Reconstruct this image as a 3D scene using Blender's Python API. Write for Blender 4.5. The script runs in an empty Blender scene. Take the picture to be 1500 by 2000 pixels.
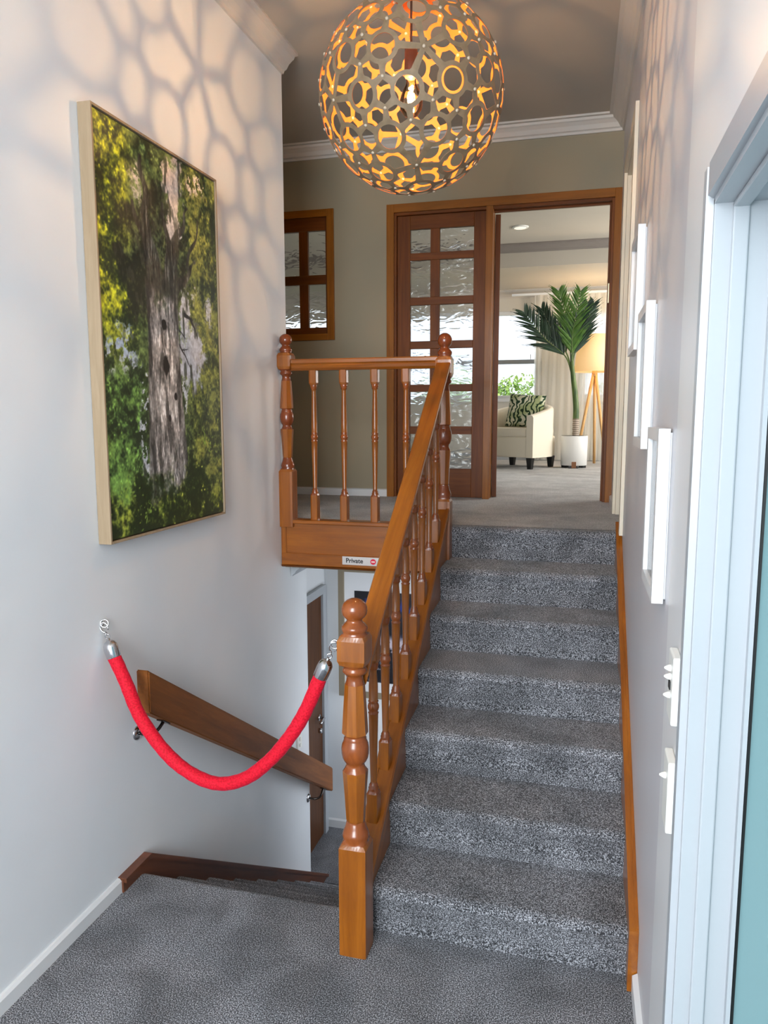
import bpy, bmesh, math, random
import numpy as np
from mathutils import Vector, Matrix
random.seed(7); np.random.seed(7)
S = bpy.context.scene
COL = S.collection
PI = math.pi

# ------------------------------------------------------------------ camera
F_PX, YAW, PITCH, ROLL = 1471.68, 0.262283, 0.127835, -0.001599
cam_d = bpy.data.cameras.new('camera'); cam = bpy.data.objects.new('camera', cam_d); COL.objects.link(cam)
cy, sy, cp, sp = math.cos(YAW), math.sin(YAW), math.cos(PITCH), math.sin(PITCH)
fw = Vector((-sy*cp, cy*cp, -sp)); rt = Vector((cy, sy, 0)); up = rt.cross(fw)
r2 = rt*math.cos(ROLL)+up*math.sin(ROLL); u2 = -rt*math.sin(ROLL)+up*math.cos(ROLL)
cam.matrix_world = Matrix(((r2.x, u2.x, -fw.x, 0), (r2.y, u2.y, -fw.y, 0), (r2.z, u2.z, -fw.z, 1.80), (0, 0, 0, 1)))
cam_d.sensor_fit = 'HORIZONTAL'; cam_d.sensor_width = 36; cam_d.lens = 36*F_PX/1500
cam_d.clip_start = 0.03; cam_d.clip_end = 200
S.camera = cam
# ------------------------------------------------------------------ world, lights, exposure
w = bpy.data.worlds.new('world'); S.world = w; w.use_nodes = True
nt = w.node_tree; nt.nodes.clear()
o_ = nt.nodes.new('ShaderNodeOutputWorld'); b_ = nt.nodes.new('ShaderNodeBackground')
tc = nt.nodes.new('ShaderNodeTexCoord'); nz = nt.nodes.new('ShaderNodeTexNoise'); nz.inputs['Scale'].default_value = 2.2; nz.inputs['Detail'].default_value = 4
rp = nt.nodes.new('ShaderNodeValToRGB'); rp.color_ramp.elements[0].color = (0.72, 0.82, 0.95, 1); rp.color_ramp.elements[1].color = (0.98, 0.99, 1.0, 1)
rp.color_ramp.elements[0].position = .3; rp.color_ramp.elements[1].position = .6
nt.links.new(tc.outputs['Generated'], nz.inputs['Vector']); nt.links.new(nz.outputs['Fac'], rp.inputs['Fac'])
nt.links.new(rp.outputs['Color'], b_.inputs['Color']); b_.inputs['Strength'].default_value = 1.7
nt.links.new(b_.outputs[0], o_.inputs[0])
def area(name, loc, rot, sx, sy_, power, color):
    l = bpy.data.lights.new(name, 'AREA'); l.shape = 'RECTANGLE'; l.size = sx; l.size_y = sy_; l.energy = power; l.color = color
    o = bpy.data.objects.new(name, l); COL.objects.link(o); o.location = loc; o.rotation_euler = rot; return o
# daylight through the open entrance behind the camera and through the tall side light
area('entrance_daylight', (-0.72, -3.0, 2.5), (math.radians(84), 0, 0), 2.8, 3.2, 470, (0.89, 0.95, 1.0))
area('side_light_daylight', (1.1, 0.7, 1.5), (0, math.radians(90), 0), 2.4, 1.6, 1.5, (0.84, 0.94, 1.0))
# daylight of the lounge windows
area('lounge_daylight', (-2.9, 11.6, 4.3), (math.radians(-52), 0, 0), 5.5, 1.6, 640, (0.93, 0.97, 1.0))
area('lounge_side_daylight', (2.6, 8.0, 2.9), (0, math.radians(90), 0), 2.0, 3.0, 190, (1.0, 0.97, 0.92))
area('lower_hall_fill', (.15, 4.8, -.2), (0, math.radians(90), 0), 1.6, .7, 18, (0.86, 0.92, 1.0))  # added fill to lift the dark lower hall, no window modelled here
S.view_settings.view_transform = 'Standard'
try: S.view_settings.look = 'None'
except Exception: pass
S.view_settings.exposure = 0.0; S.view_settings.gamma = 1.0; S.view_settings.use_curve_mapping = False

# ------------------------------------------------------------------ materials
def lin(c): return tuple(((v/255)/12.92 if v/255 <= .04045 else ((v/255+.055)/1.055)**2.4) for v in c)
def mat(name, rgb, rough=.5, metal=0, spec=.5, emis=None, es=0):
    m = bpy.data.materials.new(name); m.use_nodes = True; p = m.node_tree.nodes['Principled BSDF']
    p.inputs['Base Color'].default_value = (*lin(rgb), 1); p.inputs['Roughness'].default_value = rough
    p.inputs['Metallic'].default_value = metal; p.inputs['Specular IOR Level'].default_value = spec
    if emis: p.inputs['Emission Color'].default_value = (*lin(emis), 1); p.inputs['Emission Strength'].default_value = es
    return m
def P(m): return m.node_tree.nodes['Principled BSDF']
def N(m, t, **k):
    n = m.node_tree.nodes.new(t)
    for a, b in k.items(): n.inputs[a].default_value = b
    return n
def L(m, a, b): m.node_tree.links.new(a, b)
def coords(m, scale=(1, 1, 1), rot=(0, 0, 0)):
    t = N(m, 'ShaderNodeTexCoord'); mp = N(m, 'ShaderNodeMapping'); mp.inputs['Scale'].default_value = scale
    if any(rot): mp.vector_type = 'TEXTURE'; mp.inputs['Scale'].default_value = tuple(1/v for v in scale); mp.inputs['Rotation'].default_value = tuple(-v for v in rot)
    L(m, t.outputs['Object'], mp.inputs['Vector']); return mp.outputs['Vector']
def ramp(m, fac, stops):
    r = N(m, 'ShaderNodeValToRGB'); e = r.color_ramp.elements
    while len(e) > len(stops): e.remove(e[-1])
    while len(e) < len(stops): e.new(1)
    for el, (p, c) in zip(e, stops): el.position = p; el.color = (*lin(c), 1)
    L(m, fac, r.inputs['Fac']); return r.outputs['Color']
def bump(m, h, strength=.2, dist=.002):
    b = N(m, 'ShaderNodeBump', Strength=strength, Distance=dist); L(m, h, b.inputs['Height']); L(m, b.outputs['Normal'], P(m).inputs['Normal'])
def plaster(name, rgb, rough=.55):
    m = mat(name, rgb, rough, spec=.35); n = N(m, 'ShaderNodeTexNoise', Scale=1.3, Detail=3); L(m, coords(m), n.inputs['Vector'])
    c0 = tuple(v*.975 for v in rgb); c1 = tuple(min(255, v*1.015) for v in rgb)
    L(m, ramp(m, n.outputs['Fac'], [(.3, c0), (.7, c1)]), P(m).inputs['Base Color'])
    n2 = N(m, 'ShaderNodeTexNoise', Scale=70, Detail=3); L(m, coords(m), n2.inputs['Vector']); bump(m, n2.outputs['Fac'], .12, .001); return m
def wood(name, dark, light, scale=(1, 1, 1), rot=(0, 0, 0), rough=.3, coat=.3):
    m = mat(name, light, rough); v = coords(m, scale, rot)
    n = N(m, 'ShaderNodeTexNoise', Scale=1.0, Detail=7, Roughness=.65, Distortion=.6); L(m, v, n.inputs['Vector'])
    mid = tuple((a+b)/2 for a, b in zip(dark, light))
    L(m, ramp(m, n.outputs['Fac'], [(.28, dark), (.5, mid), (.72, light)]), P(m).inputs['Base Color'])
    P(m).inputs['Specular IOR Level'].default_value = .5 if coat > .1 else .22; P(m).inputs['Coat Weight'].default_value = coat; P(m).inputs['Coat Roughness'].default_value = .12
    bump(m, n.outputs['Fac'], .08, .001); return m
D1, L1 = (116, 60, 8), (160, 92, 17)
W_Z = wood('varnished_pine_upright', D1, L1, (28, 28, 2.2))
W_X = wood('varnished_pine_across', D1, L1, (2.0, 28, 28))
W_Y = wood('varnished_pine_along', D1, L1, (28, 2.0, 28))
W_S = wood('varnished_pine_sloping', (120, 62, 9), (164, 96, 22), (30, 2.0, 30), (-math.radians(33.5), 0, 0))
W_T = wood('dark_turned_pine', (98, 44, 16), (136, 66, 26), (20, 20, 8), rough=.2)
DK = wood('door_cedar', (86, 42, 6), (122, 66, 13), (24, 24, 1.6), rough=.45, coat=.03)
DKX = wood('door_cedar_across', (86, 42, 6), (122, 66, 13), (1.6, 24, 24), rough=.45, coat=.03)
CAS = wood('casing_cedar', (118, 68, 10), (152, 92, 20), (24, 24, 1.6), rough=.4, coat=.1)
CASX = wood('casing_cedar_across', (118, 68, 10), (152, 92, 20), (1.6, 24, 24), rough=.4, coat=.1)
SK = wood('dark_skirting_wood', (78, 38, 16), (112, 60, 30), (26, 2.0, 26), (math.radians(33), 0, 0), rough=.35)
HB = wood('handrail_board_wood', (104, 58, 22), (146, 88, 38), (26, 1.8, 26), (math.radians(33), 0, 0), rough=.55, coat=0)
LW = wood('lower_door_wood', (70, 40, 20), (104, 64, 34), (24, 24, 1.6), rough=.45, coat=0)
OAK = wood('lamp_oak', (196, 150, 96), (222, 180, 124), (30, 30, 4), rough=.5, coat=0)
FRW = wood('pale_frame_wood', (146, 126, 100), (168, 148, 122), (40, 40, 3), rough=.6, coat=0)
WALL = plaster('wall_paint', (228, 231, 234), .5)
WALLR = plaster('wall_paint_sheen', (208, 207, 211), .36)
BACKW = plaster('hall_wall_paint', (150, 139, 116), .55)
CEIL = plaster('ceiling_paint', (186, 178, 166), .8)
WHITE = plaster('white_gloss_trim', (172, 177, 182), .3)
WHITE2 = plaster('white_satin_paint', (222, 223, 224), .35)
CORN = plaster('cornice_paint', (206, 200, 192), .6)
CREAMT = plaster('cream_trim', (218, 208, 188), .5)
LNG = plaster('lounge_paint', (212, 208, 198), .7)
LNGC = plaster('lounge_ceiling_paint', (196, 189, 176), .8)
def carpet(name, lo, mid, hi, patch=.35):
    m = mat(name, mid, .95, spec=.1); v = coords(m)
    a = N(m, 'ShaderNodeTexNoise', Scale=250, Detail=2, Roughness=.6); L(m, v, a.inputs['Vector'])
    c = ramp(m, a.outputs['Fac'], [(.36, lo), (.5, mid), (.64, hi)])
    b = N(m, 'ShaderNodeTexNoise', Scale=4.5, Detail=3, Distortion=.5); L(m, v, b.inputs['Vector'])
    r = N(m, 'ShaderNodeMapRange'); r.inputs['From Min'].default_value = .36; r.inputs['From Max'].default_value = .64
    r.inputs['To Min'].default_value = 1-patch; r.inputs['To Max'].default_value = 1+patch; L(m, b.outputs['Fac'], r.inputs['Value'])
    mx = N(m, 'ShaderNodeVectorMath'); mx.operation = 'MULTIPLY'; L(m, c, mx.inputs[0])
    cb = N(m, 'ShaderNodeCombineXYZ'); [L(m, r.outputs[0], cb.inputs[i]) for i in range(3)]; L(m, cb.outputs[0], mx.inputs[1])
    L(m, mx.outputs[0], P(m).inputs['Base Color']); P(m).inputs['Sheen Weight'].default_value = .15
    bump(m, a.outputs['Fac'], .35, .004); return m
CARP = carpet('grey_carpet', (34, 35, 38), (88, 89, 93), (176, 178, 184), .25)
CARPL = carpet('lounge_carpet', (112, 111, 111), (158, 157, 156), (200, 199, 198), .15)
CHROME = mat('chrome', (205, 205, 208), .12, 1)
BLACK = mat('black_paint', (14, 13, 13), .4)
PLASTIC = mat('white_plastic', (236, 236, 230), .3)
def velvet():
    m = mat('red_velvet', (200, 4, 30), .75, spec=.3); v = coords(m)
    n = N(m, 'ShaderNodeTexNoise', Scale=160, Detail=3); L(m, v, n.inputs['Vector'])
    L(m, ramp(m, n.outputs['Fac'], [(.3, (176, 0, 22)), (.7, (226, 16, 48))]), P(m).inputs['Base Color'])
    P(m).inputs['Sheen Weight'].default_value = .3; P(m).inputs['Sheen Tint'].default_value = (1, .12, .3, 1); P(m).inputs['Sheen Roughness'].default_value = .4
    bump(m, n.outputs['Fac'], .4, .003); return m
VELVET = velvet()
def clear_glass(name, tint=(1, 1, 1), gl=.06):
    m = bpy.data.materials.new(name); m.use_nodes = True; t = m.node_tree; t.nodes.clear()
    o = t.nodes.new('ShaderNodeOutputMaterial'); mx = t.nodes.new('ShaderNodeMixShader'); tr = t.nodes.new('ShaderNodeBsdfTransparent'); g = t.nodes.new('ShaderNodeBsdfGlossy')
    fr = t.nodes.new('ShaderNodeFresnel'); fr.inputs[0].default_value = 1.45
    tr.inputs[0].default_value = (*tint, 1); g.inputs['Roughness'].default_value = .03
    t.links.new(fr.outputs[0], mx.inputs[0]); t.links.new(tr.outputs[0], mx.inputs[1]); t.links.new(g.outputs[0], mx.inputs[2]); t.links.new(mx.outputs[0], o.inputs[0]); return m
GLASS = clear_glass('clear_glass'); 
TEAL = mat('frosted_green_glass', (150, 196, 198), .35, spec=.3); t_ = TEAL.node_tree; tl_ = t_.nodes.new('ShaderNodeBsdfTranslucent'); tl_.inputs[0].default_value = (.46, .60, .62, 1)
m1 = t_.nodes.new('ShaderNodeMixShader'); m1.inputs[0].default_value = .8; t_.links.new(P(TEAL).outputs[0], m1.inputs[1]); t_.links.new(tl_.outputs[0], m1.inputs[2]); t_.links.new(m1.outputs[0], t_.nodes['Material Output'].inputs[0])
def ripple_glass():
    m = mat('rippled_glass', (238, 242, 244), .06); P(m).inputs['Transmission Weight'].default_value = 1; P(m).inputs['IOR'].default_value = 1.3
    n = N(m, 'ShaderNodeTexNoise', Scale=1, Detail=1.0, Distortion=1.0); L(m, coords(m, (9, 9, 20)), n.inputs['Vector']); bump(m, n.outputs['Fac'], .8, .014); return m
RIP = ripple_glass()
def vcol(name, rough=.5, detail=0):
    m = mat(name, (128, 128, 128), rough); a = N(m, 'ShaderNodeVertexColor'); a.layer_name = 'print'; L(m, a.outputs['Color'], P(m).inputs['Base Color']); return m
PRINT = vcol('printed_paper', .45)

# ------------------------------------------------------------------ mesh helpers
def link(o, parent=None, base=None):
    COL.objects.link(o)
    if parent is not None:
        o.parent = parent
        if base is None: base = parent.get('_w', 1)
        if base: o.matrix_parent_inverse = Matrix.Translation(-Vector(WORLDLOC.get(parent.name, (0, 0, 0))))
    return o
WORLDLOC = {}
def thing(name, label, cat, loc=(0, 0, 0), group=None, local=False, rotz=0):
    o = bpy.data.objects.new(name, None); COL.objects.link(o); o.location = loc; o.rotation_euler = (0, 0, rotz); o.empty_display_size = .1
    o['label'] = label; o['category'] = cat
    if group: o['group'] = group
    WORLDLOC[o.name] = (0, 0, 0) if local else tuple(loc)
    return o
def obj(name, bm, m, parent=None, smooth=False, struct=False, label=None, kind=None):
    me = bpy.data.meshes.new(name)
    if smooth:
        for f in bm.faces: f.smooth = not f.tag
        for e in bm.edges:
            if len(e.link_faces) == 2 and e.calc_face_angle(0) > math.radians(38): e.smooth = False
    bm.to_mesh(me); bm.free()
    for mm in (m if isinstance(m, (list, tuple)) else [m]): me.materials.append(mm)
    o = bpy.data.objects.new(name, me)
    COL.objects.link(o)
    if parent is not None:
        o.parent = parent
        wl = WORLDLOC.get(parent.name, (0, 0, 0)); o.matrix_parent_inverse = Matrix.Translation(-Vector(wl)); WORLDLOC[o.name] = (0, 0, 0)
    if struct: o['kind'] = 'structure'
    if label: o['label'] = label
    if kind: o['kind'] = kind
    return o
def tag(o, label, cat, group=None, kind=None):
    o['label'] = label; o['category'] = cat
    if group: o['group'] = group
    if kind: o['kind'] = kind
    return o
def NB(): return bmesh.new()
def box(bm, a, b, bev=0, M=None, seg=2):
    a = Vector(a); b = Vector(b)
    r = bmesh.ops.create_cube(bm, size=1, matrix=Matrix.Translation((a+b)/2) @ Matrix.Diagonal((abs(b.x-a.x), abs(b.y-a.y), abs(b.z-a.z), 1)))
    vs = r['verts']
    if bev:
        es = list({e for v in vs for e in v.link_edges}); rr = bmesh.ops.bevel(bm, geom=es, offset=bev, segments=seg, affect='EDGES', profile=.5); vs = list({v for f in rr['faces'] for v in f.verts} | {v for v in vs if v.is_valid})
    if M is not None: bmesh.ops.transform(bm, matrix=M, verts=[v for v in vs if v.is_valid])
    return bm
def prism(bm, pts, d):
    """polygon pts (3D, planar) swept by vector d"""
    d = Vector(d); a = [bm.verts.new(p) for p in pts]; b = [bm.verts.new(Vector(p)+d) for p in pts]; n = len(pts)
    fs = [bm.faces.new(a[::-1]), bm.faces.new(b)]
    for i in range(n): fs.append(bm.faces.new((a[i], a[(i+1) % n], b[(i+1) % n], b[i])))
    bmesh.ops.recalc_face_normals(bm, faces=fs); return bm
def quad(bm, *p): return bm.faces.new([bm.verts.new(q) for q in p])
def loft(bm, secs, seg=32, c=(0, 0), caps=True):
    """secs: (z, halfwidth, kind) kind in round/square/oct; stacked along z"""
    def rad(k, r, t):
        if k == 'round': return r
        if k == 'square':
            return min(r/max(abs(math.cos(t)), abs(math.sin(t))), r*1.36)
        q = (t+PI/8) % (PI/4)-PI/8; return r/math.cos(q)
    rings = []
    for z, r, k in secs:
        rings.append([bm.verts.new((c[0]+rad(k, r, 2*PI*i/seg)*math.cos(2*PI*i/seg), c[1]+rad(k, r, 2*PI*i/seg)*math.sin(2*PI*i/seg), z)) for i in range(seg)])
    for a, b in zip(rings, rings[1:]):
        for i in range(seg): bm.faces.new((a[i], a[(i+1) % seg], b[(i+1) % seg], b[i]))
    if caps: bm.faces.new(rings[0][::-1]); bm.faces.new(rings[-1])
    return bm
def tube(bm, pts, r, seg=12, caps=True, closed=False):
    pts = [Vector(p) for p in pts]; n = len(pts); rings = []; prev = None
    for i, p in enumerate(pts):
        if closed: t = (pts[(i+1) % n]-pts[i-1]).normalized()
        else: t = (pts[min(i+1, n-1)]-pts[max(i-1, 0)]).normalized()
        if prev is None: u = t.orthogonal().normalized()
        else: u = (prev-t*prev.dot(t)).normalized()
        prev = u; v = t.cross(u); rr = r[i] if isinstance(r, (list, tuple)) else r
        rings.append([bm.verts.new(p+(u*math.cos(2*PI*k/seg)+v*math.sin(2*PI*k/seg))*rr) for k in range(seg)])
    prs = list(zip(rings, rings[1:]))+([(rings[-1], rings[0])] if closed else [])
    for a, b in prs:
        for k in range(seg): bm.faces.new((a[k], a[(k+1) % seg], b[(k+1) % seg], b[k]))
    if caps and not closed: bm.faces.new(rings[0][::-1]); bm.faces.new(rings[-1])
    return bm
def catmull(P_, k=8):
    P_ = [Vector(p) for p in P_]; out = []
    for i in range(len(P_)-1):
        a, b, c, d = P_[max(i-1, 0)], P_[i], P_[i+1], P_[min(i+2, len(P_)-1)]
        for j in range(k):
            t = j/k; out.append(.5*((2*b)+(c-a)*t+(2*a-5*b+4*c-d)*t*t+(3*b-a-3*c+d)*t**3))
    out.append(P_[-1]); return out
def torus(bm, c, n, R, r, seg=24, s2=8):
    n = Vector(n).normalized(); u = n.orthogonal().normalized(); v = n.cross(u)
    return tube(bm, [Vector(c)+(u*math.cos(2*PI*i/seg)+v*math.sin(2*PI*i/seg))*R for i in range(seg)], r, s2, closed=True)
def cyl(bm, a, b, r, seg=24, r2=None): return tube(bm, [a, b], [r, r if r2 is None else r2], seg)

# ------------------------------------------------------------------ setting
ZU, ZL, ZC = 1.197, -1.376, 3.735           # upper floor, lower floor, ceiling
XL = -1.67
def wx(y, off=0): return .205+off-.0097*(y-2.24)   # right wall face
YB = 5.43
# floors
bm = NB(); box(bm, (XL-.1, -1.6, -.2), (.3, 2.36, 0)); box(bm, (XL-.1, 2.36, -.2), (-.805, 2.40, 0)); obj('floor', bm, CARP, struct=True)
bm = NB(); box(bm, (-4.2, 4.09, ZU-.24), (XL-.02, YB+.1, ZU)); box(bm, (XL-.02, 3.98, ZU-.02), (-.77, 4.09, ZU)); box(bm, (XL-.02, 4.09, ZU-.24), (.25, YB+.1, ZU)); obj('floor', bm, CARPL, struct=True)
bm = NB(); box(bm, (-5.6, YB+.1, ZU-.2), (2.4, 10.3, ZU)); obj('floor', bm, CARPL, struct=True)
bm = NB(); box(bm, (-2.6, 4.3, ZL-.1), (.3, 5.3, ZL)); obj('floor', bm, CARP, struct=True)
# left wall (upper part ends at the landing corner, lower part runs further)
bm = NB(); box(bm, (XL-.12, -1.6, 0), (XL, 2.43, ZC)); box(bm, (XL-.12, 2.43, .93), (XL, 4.08, ZC)); box(bm, (XL-.12, 2.43, ZL-.1), (XL, 4.345, .93)); obj('wall_left', bm, WALL, struct=True)
# upper hall turning left
bm = NB(); box(bm, (-4.2, 3.96, ZU), (XL-.12, 4.08, ZC)); obj('wall_hall_left', bm, BACKW, struct=True)
bm = NB(); box(bm, (-4.3, 3.96, ZU), (-4.2, YB+.1, ZC)); obj('wall_hall_end', bm, BACKW, struct=True)
# ceiling
bm = NB(); box(bm, (-4.3, -1.6, ZC), (.5, YB+.1, ZC+.1)); obj('ceiling', bm, CEIL, struct=True)
# back wall with door and window openings
bm = NB(); y0, y1 = YB, YB+.11
dx0, dx1, dz1 = -1.385, .135, 3.235
wx0, wx1, wz0, wz1 = -2.54, -1.88, 2.395, 3.245
box(bm, (-4.2, y0, ZU), (wx0, y1, ZC)); box(bm, (wx0, y0, ZU), (wx1, y1, wz0)); box(bm, (wx0, y0, wz1), (wx1, y1, ZC))
box(bm, (wx1, y0, ZU), (dx0, y1, ZC)); box(bm, (dx0, y0, dz1), (dx1, y1, ZC)); box(bm, (dx1, y0, ZU), (.4, y1, ZC)); obj('wall_back', bm, BACKW, struct=True)
# right wall pieces in plan, following its slight slant
def rw(bm, ya, yb, z0, z1, off=0, t=.14):
    prism(bm, [(wx(ya, off), ya, z0), (wx(yb, off), yb, z0), (wx(yb)+t, yb, z0), (wx(ya)+t, ya, z0)], (0, 0, z1-z0))
OY0, OY1, OZ1 = .12, 1.506, 2.182
DY0, DY1, DZ1 = 3.99, 4.79, 3.19
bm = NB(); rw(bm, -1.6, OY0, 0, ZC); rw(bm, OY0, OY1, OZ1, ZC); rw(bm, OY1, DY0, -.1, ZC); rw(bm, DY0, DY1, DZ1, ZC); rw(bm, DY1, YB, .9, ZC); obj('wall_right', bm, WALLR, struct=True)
# front wall (behind the camera) with the open entrance
bm = NB(); box(bm, (XL-.12, -1.7, 0), (-1.55, -1.6, ZC)); box(bm, (-1.55, -1.7, 3.45), (.1, -1.6, ZC)); box(bm, (.1, -1.7, 0), (.4, -1.6, ZC)); obj('wall_front', bm, WALL, struct=True)
# white pilaster strip beside the side light
bm = NB(); rw(bm, OY1+.03, 1.905, 0, ZC-.001, -.004, -.001); rw(bm, -1.6, OY1+.03, OZ1+.056, ZC-.001, -.004, -.001); obj('trim_1', bm, WHITE2, struct=True)
# cornices
CP = [(0, -.094), (.012, -.094), (.018, -.08), (.03, -.074), (.045, -.05), (.064, -.034), (.074, -.028), (.08, -.014), (.1, -.012), (.1, 0), (0, 0)]
bm = NB(); prism(bm, [(XL+d, -1.6, ZC+z) for d, z in CP], (0, 5.68, 0)); obj('trim_2', bm, CORN, struct=True)
bm = NB(); prism(bm, [(-4.2, YB-d, ZC+z) for d, z in CP], (4.39, 0, 0)); obj('trim_3', bm, CORN, struct=True)
bm = NB(); a = [bm.verts.new((wx(-1.6)-d, -1.6, ZC+z)) for d, z in CP]; b = [bm.verts.new((wx(YB)-d, YB-.01, ZC+z)) for d, z in CP]
for i in range(len(a)): bm.faces.new((a[i], a[(i+1) % len(a)], b[(i+1) % len(a)], b[i]))
obj('trim_4', bm, CORN, struct=True)
# skirtings
def skirt(name, pts, thick, h, m, base=0):
    pass
bm = NB(); prism(bm, [(XL, -1.6, 0), (XL+.016, -1.6, 0), (XL+.016, -1.6, .046), (XL+.008, -1.6, .056), (XL, -1.6, .056)], (0, 3.91, 0)); obj('baseboard_left', bm, WHITE2, struct=True)
bm = NB(); prism(bm, [(wx(1.6), 1.6, 0), (wx(1.6)-.016, 1.6, 0), (wx(1.6)-.016, 1.6, .06), (wx(1.6), 1.6, .07)], (wx(2.28)-wx(1.6), .68, 0)); obj('baseboard_right', bm, WHITE2, struct=True)
bm = NB(); prism(bm, [(-4.2, YB, ZU), (-4.2, YB-.015, ZU), (-4.2, YB-.015, ZU+.05), (-4.2, YB, ZU+.056)], (-1.432+4.2, 0, 0)); obj('baseboard_back', bm, WHITE2, struct=True)
bm = NB(); prism(bm, [(wx(4.88), 4.88, ZU), (wx(4.88)-.015, 4.88, ZU), (wx(4.88)-.015, 4.88, ZU+.05), (wx(4.88), 4.88, ZU+.056)], (wx(5.4)-wx(4.88), .5, 0)); obj('baseboard_right', bm, WHITE2, struct=True)
# ---- white door in the right wall of the upper hall
d = bpy.data.objects.new('door_3', None); COL.objects.link(d); d.location = (wx(4.4), 4.4, ZU); d['kind'] = 'structure'; WORLDLOC[d.name] = tuple(d.location)
for (ya, yb, z0, z1) in ((DY0-.068, DY0, ZU, DZ1+.068), (DY1, DY1+.068, ZU, DZ1+.068), (DY0, DY1, DZ1, DZ1+.068)):
    bm = NB(); rw(bm, ya, yb, z0, z1, -.018, -.001); obj('casing', bm, CREAMT, d)
bm = NB(); rw(bm, DY0, DY0+.02, ZU, DZ1, .0, .14); rw(bm, DY1-.02, DY1, ZU, DZ1, .0, .14); rw(bm, DY0+.02, DY1-.02, DZ1-.02, DZ1, .0, .14); obj('jamb', bm, CREAMT, d)
bm = NB(); prism(bm, [(wx(DY0)+.065, DY0+.02, ZU), (wx(DY1)+.065, DY1-.02, ZU), (wx(DY1)+.1, DY1-.02, ZU), (wx(DY0)+.1, DY0+.02, ZU)], (0, 0, DZ1-ZU-.02)); obj('door_leaf', bm, CREAMT, d)
# ---- tall glazed side light near the entrance
d = bpy.data.objects.new('window_1', None); COL.objects.link(d); d.location = (.3, .85, 0); d['kind'] = 'structure'; WORLDLOC[d.name] = tuple(d.location)
for nm, (ya, yb, z0, z1) in (('casing', (OY1, OY1+.055, 0, OZ1+.055)), ('casing', (OY0, OY1, OZ1, OZ1+.055))):
    bm = NB(); prism(bm, [(wx(ya)+.0, ya, z0), (wx(ya)-.02, ya+.004, z0), (wx(yb)-.02, yb-.02, z0), (wx(yb)-.008, yb, z0), (wx(yb), yb, z0)], (0, 0, z1-z0)); obj(nm, bm, WHITE, d)
bm = NB(); box(bm, (.205, OY1-.012, 0), (.335, OY1, OZ1), .002); box(bm, (.205, OY0, 0), (.345, OY0+.012, OZ1)); box(bm, (.205, OY0, OZ1-.012), (.345, OY1, OZ1)); obj('jamb', bm, WHITE, d)
bm = NB(); box(bm, (.235, OY1-.022, 0), (.262, OY1-.012, OZ1-.012), .003); box(bm, (.235, OY0+.012, OZ1-.022), (.262, OY1-.012, OZ1-.012), .003); obj('stop_bead', bm, WHITE, d)
bm = NB(); box(bm, (.300, OY1-.03, .03), (.308, OY1-.012, OZ1-.03)); obj('stop_bead', bm, WHITE, d)
bm = NB(); box(bm, (.309, OY1-.03, .03), (.314, OY1-.012, OZ1-.03)); obj('gasket', bm, BLACK, d)
bm = NB(); box(bm, (.315, OY0+.012, .0), (.323, OY1-.012, OZ1-.012)); obj('pane', bm, TEAL, d)

# ------------------------------------------------------------------ carpeted flights
def step_profile(run, rise, last=False, nose=.022, r=.03):
    """y,z outline of one carpeted step starting at foot of riser; top edge rounded over the nosing"""
    p = [(0, 0), (-.004, rise*.5), (-nose*.6, rise-r*1.6)]
    for k in range(7):
        a = PI+(-PI/2)*k/6 if False else PI-(PI/2)*k/6
        p.append((-nose+r+r*math.cos(a), rise-r+r*math.sin(a)))
    p.append((run, rise)); return p
def carpet_step(bm, x0, x1, y, z, run, rise, depth=.1, nx=1):
    pr = step_profile(run, rise)
    pts = [(y+a, z+b) for a, b in pr]+[(y+run, z+rise-depth-.06), (y, z-depth*.3)]
    x0a = x0 if callable(x0) else (lambda yy: x0)
    x1a = x1 if callable(x1) else (lambda yy: x1)
    A = [bm.verts.new((x0a(q[0]), q[0], q[1])) for q in pts]; B = [bm.verts.new((x1a(q[0]), q[0], q[1])) for q in pts]; n = len(pts)
    fs = [bm.faces.new(A[::-1]), bm.faces.new(B)]+[bm.faces.new((A[i], A[(i+1) % n], B[(i+1) % n], B[i])) for i in range(n)]
    bmesh.ops.recalc_face_normals(bm, faces=fs)
YR = [2.355, 2.625, 2.905, 3.175, 3.455, 3.742, 4.03]
def xs(y): return -.703-.02*(y-2.25)        # centre line of the stair balustrade
up_st = thing('carpeted_staircase', 'flight of seven grey carpeted steps climbing to the upper hall on the right', 'stairs', (-.25, 2.35, 0))
for i, y in enumerate(YR):
    run = (YR[i+1]-y) if i < 6 else .07
    bm = NB(); carpet_step(bm, lambda yy: xs(yy)+.027, lambda yy: wx(yy)-.028, y, .171*i, run, .171); obj('step', bm, CARP, up_st, smooth=True)
dn_st = thing('carpeted_staircase', 'flight of grey carpeted steps going down on the left beside the wall', 'stairs', (-1.2, 2.44, 0))
for i in range(8):
    y = 2.44+.264*i; z = -.172*(i+1)
    bm = NB()
    pts = [(y-.01, z+.172-.06), (y-.012, z+.05), (y, z), (y+.24, z), (y+.262, z-.006), (y+.272, z-.02), (y+.272, z-.035), (y+.264, z-.06), (y+.264, z-.25), (y-.01, z-.1)]
    prism(bm, [(XL+.024, a, b) for a, b in pts], (-.803-(XL+.024), 0, 0)); obj('step', bm, CARP, dn_st, smooth=True)
# rounded carpet nose of the entry landing above the lower flight
bm = NB(); pts = [(2.40, 0), (2.43, 0), (2.447, -.006), (2.456, -.018), (2.456, -.035), (2.448, -.06), (2.44, -.14), (2.40, -.14)]
prism(bm, [(XL+.0, a, b) for a, b in pts], (-.803-XL, 0, 0)); obj('landing_edge', bm, CARP, dn_st, smooth=True)
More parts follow.
